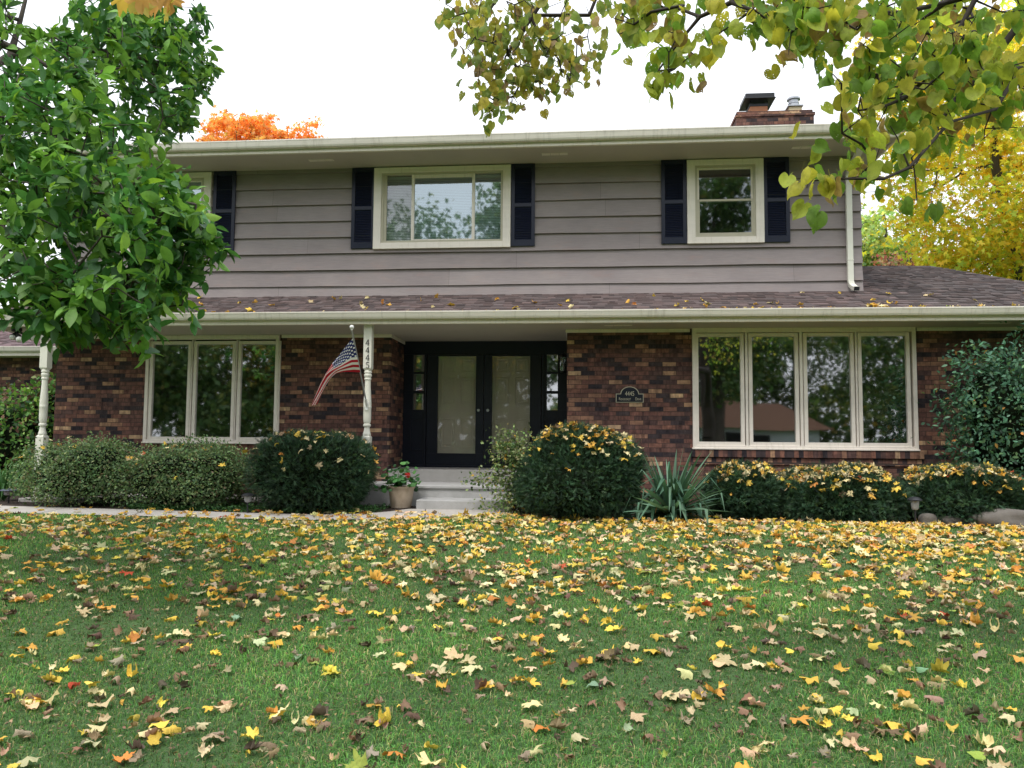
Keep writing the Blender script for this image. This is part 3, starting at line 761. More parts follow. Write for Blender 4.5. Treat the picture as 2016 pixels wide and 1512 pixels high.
b = MB(); b.box(fx-.15, fx+.15, 3.11, 3.43, 8.17, 8.19); b.lathe([(.10, 8.19), (.10, 8.26), (.11, 8.265), (.11, 8.275), (.095, 8.28), (.095, 8.34), (.13, 8.345), (.13, 8.375), (.10, 8.40), (.02, 8.415)], fx, 3.27, 18); b.build('chimney_cap', M_metal, ch, smooth=True)

# garage wing set back at the left
b = MB(); b.box(-22, -9.3, 3.3, 3.5, .3, 3.28); b.build('brick_wall', M_brick, H)
gr = shingles('garage_roof', 30, lambda y: -22, lambda y: -8.7, 2.75, 3.40, SL, .142, (.165, .122, .128), 21)
gutter('gutter', -22, -9.2, 2.70, 3.30, 3.405, M_trim_dirty)
b = MB(); b.box(-22, -9.2, 2.80, 2.83, 3.22, 3.40); b.box(-22, -9.2, 2.83, 3.3, 3.235, 3.26); b.build('fascia', M_trim, H)
b = MB(); b.quad((-22, 2.7, 3.385), (-8.7, 2.7, 3.385), (-8.7, 6.8, 3.385+SL*4.1), (-22, 6.8, 3.385+SL*4.1)); b.c = [(.1, .085, .085)]*4; b.build('roof_deck', M_shingle, H)

# ================================================================== SIGN, FLAG, LAMPS
def text_mesh(body, size):
    cu = bpy.data.curves.new('txt', 'FONT'); cu.body = body; cu.size = size; cu.align_x = 'CENTER'; cu.extrude = .0; cu.resolution_u = 3
    o = bpy.data.objects.new('txt', cu); COL.objects.link(o); dg = bpy.context.evaluated_depsgraph_get()
    me = bpy.data.meshes.new_from_object(o.evaluated_get(dg)); bpy.data.objects.remove(o); bpy.data.curves.remove(cu); return me
def add_text(bb, body, size, cx, cz, y, sx=1.0):
    me = text_mesh(body, size); n = len(bb.v)
    for v in me.vertices: bb.v.append((cx+v.co.x*sx, y, cz+v.co.y))
    for p in me.polygons: bb.f.append(tuple(n+i for i in p.vertices)); bb.m.append(0)
    w = max((v.co.x for v in me.vertices), default=0)-min((v.co.x for v in me.vertices), default=0)
    bpy.data.meshes.remove(me); return w*sx
py0 = YR-.012
pl, pr_ = X_(1212.5, 785, py0), X_(1267, 785, py0); zb_, zm_, zt_ = Z_(1240, 792.5, py0), Z_(1240, 775, py0), Z_(1240, 761, py0)
pc = (pl+pr_)/2
def arch(x0, x1, z0, zs, zt, hw):
    R = hw; c = (x0+x1)/2; pts = [(x0, z0), (x1, z0), (x1, zs), (c+hw, zs)]
    for i in range(1, 16):
        a = pi*i/16; pts.append((c+hw*cos(a), zs+(zt-zs)*sin(a)))
    pts += [(c-hw, zs), (x0, zs)]; return pts
PQ = empty('address_plaque', (pc, YR, zb_), 'black arched address plaque with gold border reading 4445 Ridgecrest Drive on the brick', 'sign')
hw = (pr_-pl)*.335
b = MB(); b.prism(arch(pl, pr_, zb_, zm_, zt_, hw), py0-.004, YR-.001); b.build('border', M_gold, PQ, bevel=.002)
b = MB(); e = .010; b.prism(arch(pl+e, pr_-e, zb_+e, zm_-e, zt_-e, hw-e), py0-.008, py0-.0045); b.build('plate', M_black, PQ)
b = MB(); yt = py0-.0095
add_text(b, '4445', .098, pc, zm_-.033, yt, .72)
def smallcaps(bb, word, cx, cz, h, y):
    # first letter tall, the rest small capitals
    w1 = add_text(MB(), word[0], h*1.38, 0, 0, y, .66); w2 = add_text(MB(), word[1:], h, 0, 0, y, .66); g = .004
    tot = w1+g+w2; x = cx-tot/2
    add_text(bb, word[0], h*1.38, x+w1/2, cz, y, .66); add_text(bb, word[1:], h, x+w1+g+w2/2, cz, y, .66)
smallcaps(b, 'RIDGECREST', pc-.073, zb_+.033, .046, yt); smallcaps(b, 'DRIVE', pc+.128, zb_+.033, .046, yt)
b.build('lettering', M_gold, PQ)

# flag on a slanted pole
FL = empty('flag_on_pole', tuple(atY(721, 797, -1.13)), 'american flag drooping from a slanted silver pole bracketed to the turned porch post', 'flag')
pA = atY(721.5, 794, -1.16); pB = atY(692.5, 649, -1.95)
b = MB(); b.tube([pA, pA+(pB-pA)*.99], .0125, 10); b.build('pole', M_metal, FL, smooth=True)
b = MB(); b.lathe([(.002, pB[2]-.012), (.014, pB[2]-.008), (.016, pB[2]), (.012, pB[2]+.006), (.022, pB[2]+.012), (.031, pB[2]+.03), (.030, pB[2]+.045), (.018, pB[2]+.06), (.002, pB[2]+.064)], pB[0], pB[1], 16); b.build('finial', M_white, FL, smooth=True)
b = MB(); b.tube([pA-(pB-pA)*.015, pA+(pB-pA)*.07], .019, 10); c = atY(722, 798, -1.124); b.box(c[0]-.022, c[0]+.022, -1.136, -1.120, c[2]-.07, c[2]+.05); b.tube([(c[0], -1.13, c[2]-.02), tuple(pA)], .014, 8); b.build('bracket', M_white, FL, smooth=True)
def flag_mat():
    mt, nt, bs, out = new_mat('flag_cloth')
    uv = nd(nt, 'ShaderNodeUVMap'); sp = nd(nt, 'ShaderNodeSeparateXYZ'); nt.links.new(uv.outputs[0], sp.inputs[0]); u, v = sp.outputs[0], sp.outputs[1]   # u down the hoist, v along the fly
    odd = math_(nt, 'MODULO', math_(nt, 'FLOOR', math_(nt, 'MULTIPLY', u, 13)), 2.0)
    c = mixc(nt, odd, (.52, .005, .024), (.95, .93, .92))
    can = math_(nt, 'MULTIPLY', math_(nt, 'LESS_THAN', u, 7/13), math_(nt, 'LESS_THAN', v, .42))
    a = math_(nt, 'MULTIPLY', u, 9*13/7); bb_ = math_(nt, 'MULTIPLY', v, 11/.42)
    ra = math_(nt, 'FLOOR', a); rb = math_(nt, 'FLOOR', bb_)
    par = math_(nt, 'COMPARE', math_(nt, 'MODULO', math_(nt, 'ADD', ra, rb), 2.0), 0.0, .1)
    da = math_(nt, 'SUBTRACT', math_(nt, 'FRACT', a), .5); db = math_(nt, 'SUBTRACT', math_(nt, 'FRACT', bb_), .5)
    d = math_(nt, 'SQRT', math_(nt, 'ADD', math_(nt, 'MULTIPLY', da, da), math_(nt, 'MULTIPLY', db, db)))
    st = math_(nt, 'MULTIPLY', par, math_(nt, 'LESS_THAN', d, .42))
    c = mixc(nt, can, c, mixc(nt, st, (.016, .028, .17), (.93, .93, .93)))
    nt.links.new(c, bs.inputs['Base Color']); bs.inputs['Roughness'].default_value = .6
    t = nd(nt, 'ShaderNodeBsdfTranslucent'); nt.links.new(c, t.inputs[0]); mx = nd(nt, 'ShaderNodeMixShader'); mx.inputs[0].default_value = .15
    nt.links.new(bs.outputs[0], mx.inputs[1]); nt.links.new(t.outputs[0], mx.inputs[2]); nt.links.new(mx.outputs[0], out.inputs[0])
    return mt
def curve_at(pts, t):
    pts = np.array(pts, float); d = np.concatenate(([0], np.cumsum(np.linalg.norm(np.diff(pts, axis=0), axis=1)))); d /= d[-1]
    k = np.array([np.interp(t, d, pts[:, i]) for i in range(pts.shape[1])]); return k
nu, nv = 40, 48
Ac = [(695.5, 664), (682, 680), (668, 699), (654, 716), (641, 736), (631, 755), (622, 776), (612.5, 798)]
Mc = [(702.5, 700), (690, 702), (676, 712), (659, 730), (647, 746), (637, 762), (627, 780), (616.5, 798)]
Bc = [(709.5, 733), (694, 732.5), (676, 732), (662, 735), (650, 744), (640, 760), (632, 778), (624, 796)]
V = []; UV = []
for i in range(nu+1):
    u = i/nu
    for j in range(nv+1):
        v = j/nv
        a, mm, c = curve_at(Ac, v), curve_at(Mc, v), curve_at(Bc, v)
        fs = min(1, max(0, (v-.22)/.38)); fs = fs*fs*(3-2*fs); uq = (1-fs)*u + fs*(max(0, (u-.60)/.40)*.94+.06*u)     # the upper half gathers behind the outer edge
        p = (1-uq)*(1-2*uq)*a + 4*uq*(1-uq)*mm + uq*(2*uq-1)*c
        hoist = np.interp(u, [0, 1], [0, 1]); yb = -1.87+hoist*.31           # depth along the slanted pole
        y = yb + .10*v + (.055*sin(u*8.5+v*3)+.03*sin(u*17+1+v*5))*min(1, v*3.0)*(1.0-.35*v) + fs*.08*max(0, .6-u)*1.7
        V.append(atY(p[0], p[1], y)); UV.append((u, v))
V = np.array(V); idx = np.arange((nu+1)*(nv+1)).reshape(nu+1, nv+1)
Q = np.stack([idx[:-1, :-1], idx[:-1, 1:], idx[1:, 1:], idx[1:, :-1]], -1).reshape(-1, 4)
me = np_mesh('banner', V, [Q], flag_mat(), smooth=True); uvl = me.uv_layers.new(name='UVMap')
UVa = np.array(UV, np.float32); li = np.empty(len(me.loops), np.int32); me.loops.foreach_get('vertex_index', li); uvl.data.foreach_set('uv', UVa[li].ravel())
link('banner', me, FL)

# floodlight under the left eave
fx, fz = X_(33, 648, -.95), 3.245
FD = empty('floodlight', (fx, -.95, fz), 'black triple floodlight fixture under the left end of the porch eave', 'floodlight')
b = MB(); b.lathe([(.06, fz-.055), (.075, fz-.04), (.075, fz-.0), (.07, fz+.004)], fx, -.95, 16); b.build('base', M_metal_dk, FD, smooth=True)
for px, py, dy in ((25, 664, -.12), (38, 668, -.2), (66, 665, -.05)):
    tip = atY(px, py, -.95+dy); st = np.array((fx, -.95, fz-.045)); mid = st+(tip-st)*.5; d = (tip-st)/np.linalg.norm(tip-st)
    b = MB(); b.tube([st, mid], .016, 8); b.tube([mid-d*.02, mid+d*.03, tip-d*.02, tip], [.022, .038, .05, .052], 14); l = b.build('lamp_head', M_metal_dk, FD, smooth=True)
    b = MB(); b.tube([tip+d*.001, tip+d*.02, tip+d*.035], [.048, .04, .012], 14); b.build('bulb', M_white, l, smooth=True)

# wall lantern beside the door (on the return wall)
lx_, ly_, lz_ = XR0-.09, YR+.75, Z_(1105, 715, YR+.75)
WLN = empty('wall_lantern', (lx_, ly_, lz_-.15), 'dark wall lantern with smoky glass beside the right door sidelight', 'lantern')
b = MB(); b.box(XR0-.015, XR0-.0006, ly_-.05, ly_+.05, lz_-.08, lz_+.14); b.tube([(XR0-.01, ly_, lz_+.08), (XR0-.06, ly_, lz_+.17), (lx_, ly_, lz_+.15)], .010, 8); b.lathe([(.06, lz_+.10), (.055, lz_+.12), (.02, lz_+.15), (.005, lz_+.16)], lx_, ly_, 14); b.lathe([(.045, lz_-.15), (.05, lz_-.13), (.05, lz_-.125)], lx_, ly_, 14); b.build('frame', M_metal_dk, WLN, smooth=True)
b = MB(); b.lathe([(.045, lz_-.125), (.055, lz_-.03), (.055, lz_+.05), (.05, lz_+.10)], lx_, ly_, 14, cap=False); b.build('glass_shade', M_glass_dim, WLN, smooth=True)

# solar path lights
def path_light(name, loc, label, wide, h):
    E = empty(name, loc, label, 'path light', 'solar lights along the garden bed'); x, y, z = loc
    b = MB(); b.lathe([(.012, z-.05), (.012, z+h*.55)], x, y, 8); b.build('stake', M_metal_dk, E)
    b = MB(); b.lathe([(.028*wide, z+h*.55), (.042*wide, z+h*.60), (.048*wide, z+h*.83), (.045*wide, z+h*.86)], x, y, 14); b.build('lens', M_lens, E, smooth=True)
    b = MB(); b.lathe([(.05*wide, z+h*.86), (.085*wide, z+h*.87), (.085*wide, z+h*.90), (.055*wide, z+h*.97), (.02*wide, z+h)], x, y, 16); b.build('cap', M_metal_dk if wide < 1.2 else M_capblue, E, smooth=True)
    return E
M_lens = paint('ribbed_plastic_lens', (.34, .34, .36), .3, .3, 30); M_capblue = paint('blue_grey_cap', (.07, .08, .13), .35, .3, 10)
def onG(px, py, Y): p = atY(px, py, Y); return (float(p[0]), Y, float(gz(p[0], Y)))
path_light('solar_path_light', onG(17, 985, -1.5), 'squat blue grey solar light at the far left beside the iris leaves', 1.5, .22)
path_light('solar_path_light', onG(488, 985, -2.34), 'grey solar path light between the leafy shrub and the left yew ball', 1.0, .27)
path_light('solar_path_light', onG(1207, 1012, -2.42), 'clear solar path light in front of the big round yew', .85, .36)
path_light('solar_path_light', onG(1802, 1022, -2.62), 'pale solar path light in the gap between the two right hedges', .95, .34)
o_ = onG(1226, 1020, -2.60)
b = MB(); b.lathe([(.11, o_[2]+.0), (.125, o_[2]+.02), (.12, o_[2]+.035), (.06, o_[2]+.045), (.01, o_[2]+.05)], o_[0], o_[1], 18)
tag(b.build('ground_disc_light', M_metal_dk, None, smooth=True, origin=o_), 'flat black disc ground light lying at the foot of the yucca', 'ground light')

# flower pot on the step side
pcx, pcy = X_(789.5, 998, -1.22), -1.22; pz = float(gz(pcx, pcy))+.012
ph = Z_(789, 957, -1.22)-pz; rt = .5*(X_(818, 957, -1.22)-X_(764, 957, -1.22))
pz0 = pz
FP = empty('flower_pot', (pcx, pcy, pz), 'weathered pale terracotta pot standing left of the concrete steps', 'flower pot')
b = MB(); b.lathe([(rt*.72, pz), (rt*.74, pz+.02), (rt*.80, pz+ph*.35), (rt*.88, pz+ph*.75), (rt*.90, pz+ph*.86), (rt*.97, pz+ph*.92), (rt*1.0, pz+ph), (rt*.90, pz+ph), (rt*.86, pz+ph*.9)], pcx, pcy, 28); b.build('pot_body', M_terra, FP, smooth=True)
b = MB(); b.lathe([(rt*.2, pz+ph*.9), (rt*.87, pz+ph*.9)], pcx, pcy, 20, cap=False); b.lathe([(.001, pz+ph*.91), (rt*.2, pz+ph*.9)], pcx, pcy, 20, cap=False); b.build('potting_soil', M_soil, FP)

# ================================================================== FOLIAGE TOOLS
def orient(d, n):
    d = d/np.linalg.norm(d, axis=1, keepdims=True); x = np.cross(d, n); l = np.linalg.norm(x, axis=1, keepdims=True)
    bad = (l < 1e-3)[:, 0]
    if bad.any(): x[bad] = np.cross(d[bad], np.array((.3, .5, .8))); l = np.linalg.norm(x, axis=1, keepdims=True)
    x = x/l; z = np.cross(x, d); return np.stack([x, d, z], -1)         # columns: across, along, normal
def foliage_arrays(tmpl, pos, R, sc, col, shade=None):
    V0, faces = tmpl; n, k = len(pos), len(V0)
    V = np.einsum('nij,kj->nki', R, V0)*np.reshape(sc, (-1, 1, 1 if np.ndim(sc) == 1 else 1)) + pos[:, None, :]
    c = np.repeat(col[:, None, :], k, 1)
    if shade is not None: c = c*shade[None, :, None]
    off = (np.arange(n)*k)[:, None, None]
    fl = [(np.asarray(f)[None]+off).reshape(-1, np.asarray(f).shape[1]) for f in faces]
    return V.reshape(-1, 3), fl, c.reshape(-1, 3)
def merge(parts):
    Vs, Fs, Cs = [], {}, []; o = 0
    for V, fl, c in parts:
        for f in fl: Fs.setdefault(f.shape[1], []).append(f+o)
        Vs.append(V); Cs.append(c); o += len(V)
    return np.concatenate(Vs), [np.concatenate(v) for v in Fs.values()], np.concatenate(Cs)
def ring_leaf(outline, curl=(0, 0, 0), roll=0, stem=.6, ruffle=0, seed=0, rings=(.5,)):
    """outline: list of (x,y) around the leaf, origin at the leaf base junction"""
    rs = np.random.RandomState(seed); P = np.array(outline); k = len(P); c = np.array((0, P[:, 1].mean()*.55))
    V = [(*c, 0)]
    for r in rings: V += [(*(c+(p-c)*r), 0) for p in P]
    V += [(*p, 0) for p in P]; V = np.array(V, float); nr = len(rings)+1
    tri = [(0, 1+i, 1+(i+1) % k) for i in range(k)]; qd = []
    for r in range(nr-1): qd += [(1+r*k+i, 1+(r+1)*k+i, 1+(r+1)*k+(i+1) % k, 1+r*k+(i+1) % k) for i in range(k)]
    x, y = V[:, 0].copy(), V[:, 1].copy()
    z = curl[0]*np.abs(x) + curl[1]*x*x + curl[2]*(y-.3)**2
    if ruffle:
        ph = rs.rand(4)*6; z += ruffle*(np.sin(x*7+ph[0])*np.cos(y*6+ph[1])+.6*np.sin(x*13+y*9+ph[2]))*np.hypot(x, y-.3)
    if roll:
        a = rs.uniform(-.5, .5); u = x*cos(a)+(y-.35)*sin(a); w = -x*sin(a)+(y-.35)*cos(a)
        u2 = np.sin(roll*u)/roll; z = z+(1-np.cos(roll*u))/roll
        x = u2*cos(a)-w*sin(a); y = .35+u2*sin(a)+w*cos(a)
    V = np.stack([x, y, z], 1)
    if stem:
        n = len(V); sw = .014; bb = rs.uniform(-.2, .2)
        V = np.concatenate([V, [(-sw, .02, -.005), (sw, .02, -.005), (bb*.4-sw, -stem*.5, -.02), (bb*.4+sw, -stem*.5, -.02), (bb-sw*.8, -stem, .0), (bb+sw*.8, -stem, .0)]])
        qd += [(n, n+1, n+3, n+2), (n+2, n+3, n+5, n+4)]
    return V, [np.array(tri), np.array(qd)]
def sym(half):
    pts = [(r*sin(radians(a)), r*cos(radians(a))) for a, r in half]
    return pts + [(-x, y) for x, y in reversed(pts[1:-1])] if abs(pts[-1][0]) < 1e-6 else pts+[(-x, y) for x, y in reversed(pts[1:])]
MAPLE = sym([(0, 1.0), (6, .87), (13, .88), (18, .72), (28, .58), (36, .66), (42, .86), (50, .98), (56, .85), (64, .82), (70, .64), (80, .54), (90, .62), (100, .74), (112, .76), (122, .58), (140, .42), (160, .28), (180, .10)])
MAPLE2 = sym([(0, .95), (9, .80), (20, .68), (30, .62), (40, .76), (52, .9), (62, .74), (74, .60), (88, .60), (104, .72), (118, .54), (145, .36), (180, .10)])
HEART = sym([(0, .82), (6, .70), (16, .60), (32, .555), (52, .53), (75, .51), (98, .50), (120, .49), (142, .45), (160, .37), (172, .26), (180, .19)])
HEART = [(x, y+.17) for x, y in HEART]
def blade_leaf(w=.22, fold=.10, droop=.18, st=(0, .12, .32, .55, .78, 1.0), wid=(.05, .55, .92, 1.0, .68, .02)):
    V = []
    for s, ww in zip(st, wid):
        z = -droop*s*s; V += [(-w*ww, s, z+fold*ww), (0, s, z), (w*ww, s, z+fold*ww)]
    q = []
    for i in range(len(st)-1):
        a = i*3; q += [(a, a+1, a+4, a+3), (a+1, a+2, a+5, a+4)]
    return np.array(V), [np.array(q)]
def tiny_leaf(w=.28, fold=.08):
    V = np.array([(0, 0, 0), (-w, .5, fold), (0, .55, 0), (w, .5, fold), (0, 1, -.05)]); return V, [np.array([(0, 2, 1), (0, 3, 2), (1, 2, 4), (2, 3, 4)])]
def star_leaf():
    V = [(0, 0, 0)]; q = []
    for k, a in enumerate((-100, -50, 0, 50, 100)):
        L = (.62, .85, 1.0, .85, .62)[k]; t = radians(a)
        V += [(L*sin(t), L*cos(t), -.10), (.42*sin(t+.44), .42*cos(t+.44), .03)]
    V += [(.42*sin(radians(-100)-.44), .42*cos(radians(-100)-.44), .03)]; V = np.array(V)
    tr = []
    for k in range(5):
        tip = 1+2*k; right = 2+2*k; left = 11 if k == 0 else 2*k; tr.append((0, left, tip, right))
    return V, [np.array(tr)]
def rand_unit(n, rs): v = rs.normal(size=(n, 3)); return v/np.linalg.norm(v, axis=1, keepdims=True)

def grow(paths, targets, step=.35, sag=.04, seed=0, r_tip=.004, r_pow=.5, rmul=1.0):
    """branch skeleton: explicit limbs first, then every twig end joins the nearest wood"""
    rs = np.random.RandomState(seed); N = []; P = []; RX = []
    def add(p, par, r=0): N.append(np.array(p, float)); P.append(par); RX.append(r); return len(N)-1
    for pi_, path in enumerate(paths):
        pts = [np.array(q[:3], float) for q in path]; rr = [q[3] if len(q) > 3 else 0 for q in path]
        if pi_ == 0: last = add(pts[0], -1, rr[0])
        else:
            A = np.array(N); last = int(np.argmin(((A-pts[0])**2).sum(1))); 
            last = add(pts[0], last, rr[0]) if np.linalg.norm(N[last]-pts[0]) > .05 else last
        for a in range(1, len(pts)):
            L = np.linalg.norm(pts[a]-pts[a-1]); k = max(1, int(L/step))
            for s in range(1, k+1):
                t = s/k; q = pts[a-1]*(1-t)+pts[a]*t + (rs.normal(size=3)*.03*min(1, L) if s < k else 0)
                last = add(q, last, rr[a-1]*(1-t)+rr[a]*t)
    ends = []
    if len(targets):
        A = np.array(N); T = np.array(targets); d = np.min(np.linalg.norm(T[:, None]-A[None], axis=2), 1) if len(T)*len(A) < 4e6 else np.linalg.norm(T-A.mean(0), axis=1)
        cap = len(N)+len(T)*8; buf = np.empty((cap, 3)); buf[:len(N)] = A; cnt = len(N)
        for ti in np.argsort(d):
            t = T[ti]; dd = ((buf[:cnt]-t)**2).sum(1); j = int(np.argmin(dd)); L = sqrt(dd[j]); k = min(6, max(1, int(L/(step*.6)))); s0 = buf[j].copy(); last = j
            jit = rs.normal(size=3)*.09*L
            for s in range(1, k+1):
                f = s/k; q = s0*(1-f)+t*f+jit*sin(pi*f)+np.array((0, 0, sag*L*sin(pi*f)))
                last = add(q, last); buf[cnt] = q; cnt += 1
            ends.append((ti, last))
    n = len(N); cntc = np.zeros(n)
    for _, e in ends: cntc[e] += 1
    order = range(n-1, -1, -1)
    for i in order:
        if P[i] >= 0: cntc[P[i]] += cntc[i]
    rad = np.maximum(r_tip*np.maximum(cntc, 1)**r_pow*rmul, RX)
    return np.array(N), np.array(P), rad
def limb_arrays(N, P, rad, sides=5, maxr=None):
    i = np.where(P >= 0)[0]; a, b = N[P[i]], N[i]; ra, rb = np.minimum(rad[P[i]], rad[i]*1.6), rad[i]
    d = b-a; L = np.linalg.norm(d, axis=1, keepdims=True); ok = L[:, 0] > 1e-5; a, b, ra, rb, d, L = a[ok], b[ok], ra[ok], rb[ok], d[ok], L[ok]; d = d/L
    h = np.where(np.abs(d[:, 2:3]) < .9, np.array([[0, 0, 1.]]), np.array([[1., 0, 0]])); u = np.cross(h, d); u /= np.linalg.norm(u, axis=1, keepdims=True); w = np.cross(d, u)
    ang = np.arange(sides)*2*pi/sides; cs = np.cos(ang)[None, :, None]; sn = np.sin(ang)[None, :, None]
    rg = u[:, None]*cs+w[:, None]*sn
    b2 = b + d*np.minimum(rb[:, None]*.3, .02)
    V = np.concatenate([a[:, None]+rg*ra[:, None, None], b2[:, None]+rg*rb[:, None, None]], 1); n = len(a)
    base = (np.arange(n)*2*sides)[:, None]; k = np.arange(sides)
    q = np.stack([base+k, base+(k+1) % sides, base+sides+(k+1) % sides, base+sides+k], -1).reshape(-1, 4)
    return V.reshape(-1, 3), [q]
def tree_obj(name, label, cat, base, limbs, crown, crown_mat, bark=None, group=None, trunk_smooth=True, trunk_name='branches'):
    E = empty(name, base, label, cat, group)
    if limbs is not None:
        V, fl = limbs; link(trunk_name, np_mesh(trunk_name, V, fl, bark or M_bark, smooth=trunk_smooth), E)
    V, fl, c = crown; link('crown', np_mesh('crown', V, fl, crown_mat, c, smooth=False), E)
    return E
def palette(n, rs, cols, w, jit=.18):
    cols = np.array(cols); w = np.array(w, float); w /= w.sum(); c = cols[rs.choice(len(cols), n, p=w)]
    return np.clip(c*(1+rs.normal(size=(n, 1))*jit)*(1+rs.normal(size=(n, 3))*.06), .003, .95)
def px_targets(ells, rs):
    out = []
    for (cx, cy, rx, ry, D, dD, n) in ells:
        k = 0
        while k < n:
            a, b = rs.uniform(-1, 1, 2)
            if a*a+b*b > 1: continue
            out.append(atD(cx+a*rx, cy+b*ry, D+rs.uniform(-dD, dD))); k += 1
    return np.array(out)

# ================================================================== MAGNOLIA (left foreground)
rs = np.random.RandomState(5)
A_ = lambda x, y, D, r=0: (*atD(x, y, D), r)
mb = atD(-330, 900, 6.4); mbase = np.array((mb[0], mb[1], float(gz(mb[0], mb[1])))); 
ells = [(215, 470, 185, 165, 5.3, .7, 130), (240, 585, 140, 62, 5.5, .5, 42), (130, 330, 190, 130, 5.9, .8, 110), (300, 420, 100, 110, 5.7, .5, 44), (340, 480, 88, 70, 5.5, .3, 22), (70, 560, 110, 80, 5.2, .6, 52),
        (265, 150, 135, 150, 8.2, .8, 135), (330, 130, 85, 100, 8.6, .5, 40), (300, 30, 110, 70, 8.4, .6, 42), (205, 60, 100, 90, 7.6, .6, 34), (105, 150, 110, 90, 6.6, .7, 44), (60, 240, 100, 100, 6.0, .7, 44), (180, 625, 140, 50, 5.3, .4, 36), (350, 250, 36, 40, 8.3, .3, 12), (405, 470, 44, 42, 5.5, .2, 9), (432, 505, 24, 16, 5.5, .1, 3), (390, 95, 34, 74, 8.5, .3, 14), (420, 140, 18, 24, 8.5, .2, 4), (330, 545, 80, 40, 5.4, .3, 12),
        (-180, 420, 220, 260, 6.2, 1.1, 210), (-230, 60, 260, 220, 7.6, 1.3, 190), (-480, 300, 220, 280, 6.8, 1.0, 170), (-60, -160, 320, 120, 8.2, 1.2, 80), (-150, 120, 130, 150, 6.8, 1.0, 60)]
T = px_targets(ells, rs)
paths = [[(*mbase+np.array((0, 0, -.05)), .11), (*atD(-320, 650, 6.4), .10), (*atD(-250, 480, 6.4), .085)],
         [A_(-250, 480, 6.4, .07), A_(-60, 380, 6.2, .045), A_(100, 400, 5.8, .03), A_(230, 430, 5.6, .016)],
         [A_(-250, 480, 6.4, .07), A_(-120, 220, 6.5, .05), A_(0, 85, 6.8, .036), A_(60, 110, 6.9, .028), A_(150, 165, 6.9, .012)],
         [A_(-120, 220, 6.5, .05), A_(20, 110, 7.6, .035), A_(140, 95, 7.9, .022), A_(230, 105, 8.1, .014), A_(330, 128, 8.4, .008)],
         [A_(20, 110, 7.6, .03), A_(40, 40, 7.8, .022), A_(60, -40, 8.0, .014)],
         [A_(-250, 480, 6.4, .07), A_(-300, 200, 6.8, .05), A_(-260, -50, 7.4, .03)],
         [A_(-60, 380, 6.2, .04), A_(60, 520, 5.5, .022), A_(200, 600, 5.4, .01)]]
N, P, rad = grow(paths, T, .3, seed=1, r_tip=.0028, r_pow=.42)
# leaf rosettes at each twig end
ctr = np.array([atD(-60, 330, 6.4)]); out = T-ctr; out /= np.linalg.norm(out, axis=1, keepdims=True)
pos, dirs, cl, sz, nr = [], [], [], [], []
ls = blade_leaf(.235, .085, .20)
for t, o in zip(T, out):
    k = rs.randint(8, 14); base = o*.5+np.array((0, 0, .35))+rs.normal(size=3)*.45; base /= np.linalg.norm(base)
    bright = rs.rand() < .45; tone = rs.uniform(.65, 1.3)
    for q in range(k):
        d = base*rs.uniform(-.2, 1.0)+rand_unit(1, rs)[0]*1.0+np.array((0, 0, -.22)); d /= np.linalg.norm(d)
        pos.append(t-base*rs.uniform(0, .16)+rs.normal(size=3)*.02); dirs.append(d); n_ = np.array((0, 0, 1.0))*.9+rs.normal(size=3)*.45-o*.1; nr.append(n_)
        sz.append(rs.uniform(.075, .148)); c = np.array((.165, .335, .068)) if bright else np.array((.070, .195, .055))
        u_ = rs.rand()
        if u_ < .06: c = np.array((.24, .42, .05))
        elif u_ < .12: c = np.array((.10, .20, .10))
        cl.append(c*tone*rs.uniform(.8, 1.25))
pos, dirs, cl, sz, nr = map(np.array, (pos, dirs, cl, sz, nr))
tree_obj('magnolia_tree', 'broad leaved green tree in the left foreground hanging over the porch', 'tree', tuple(mbase), limb_arrays(N, P, rad, 6), foliage_arrays(ls, pos, orient(dirs, nr), sz, cl), M_leafmag, M_bark)

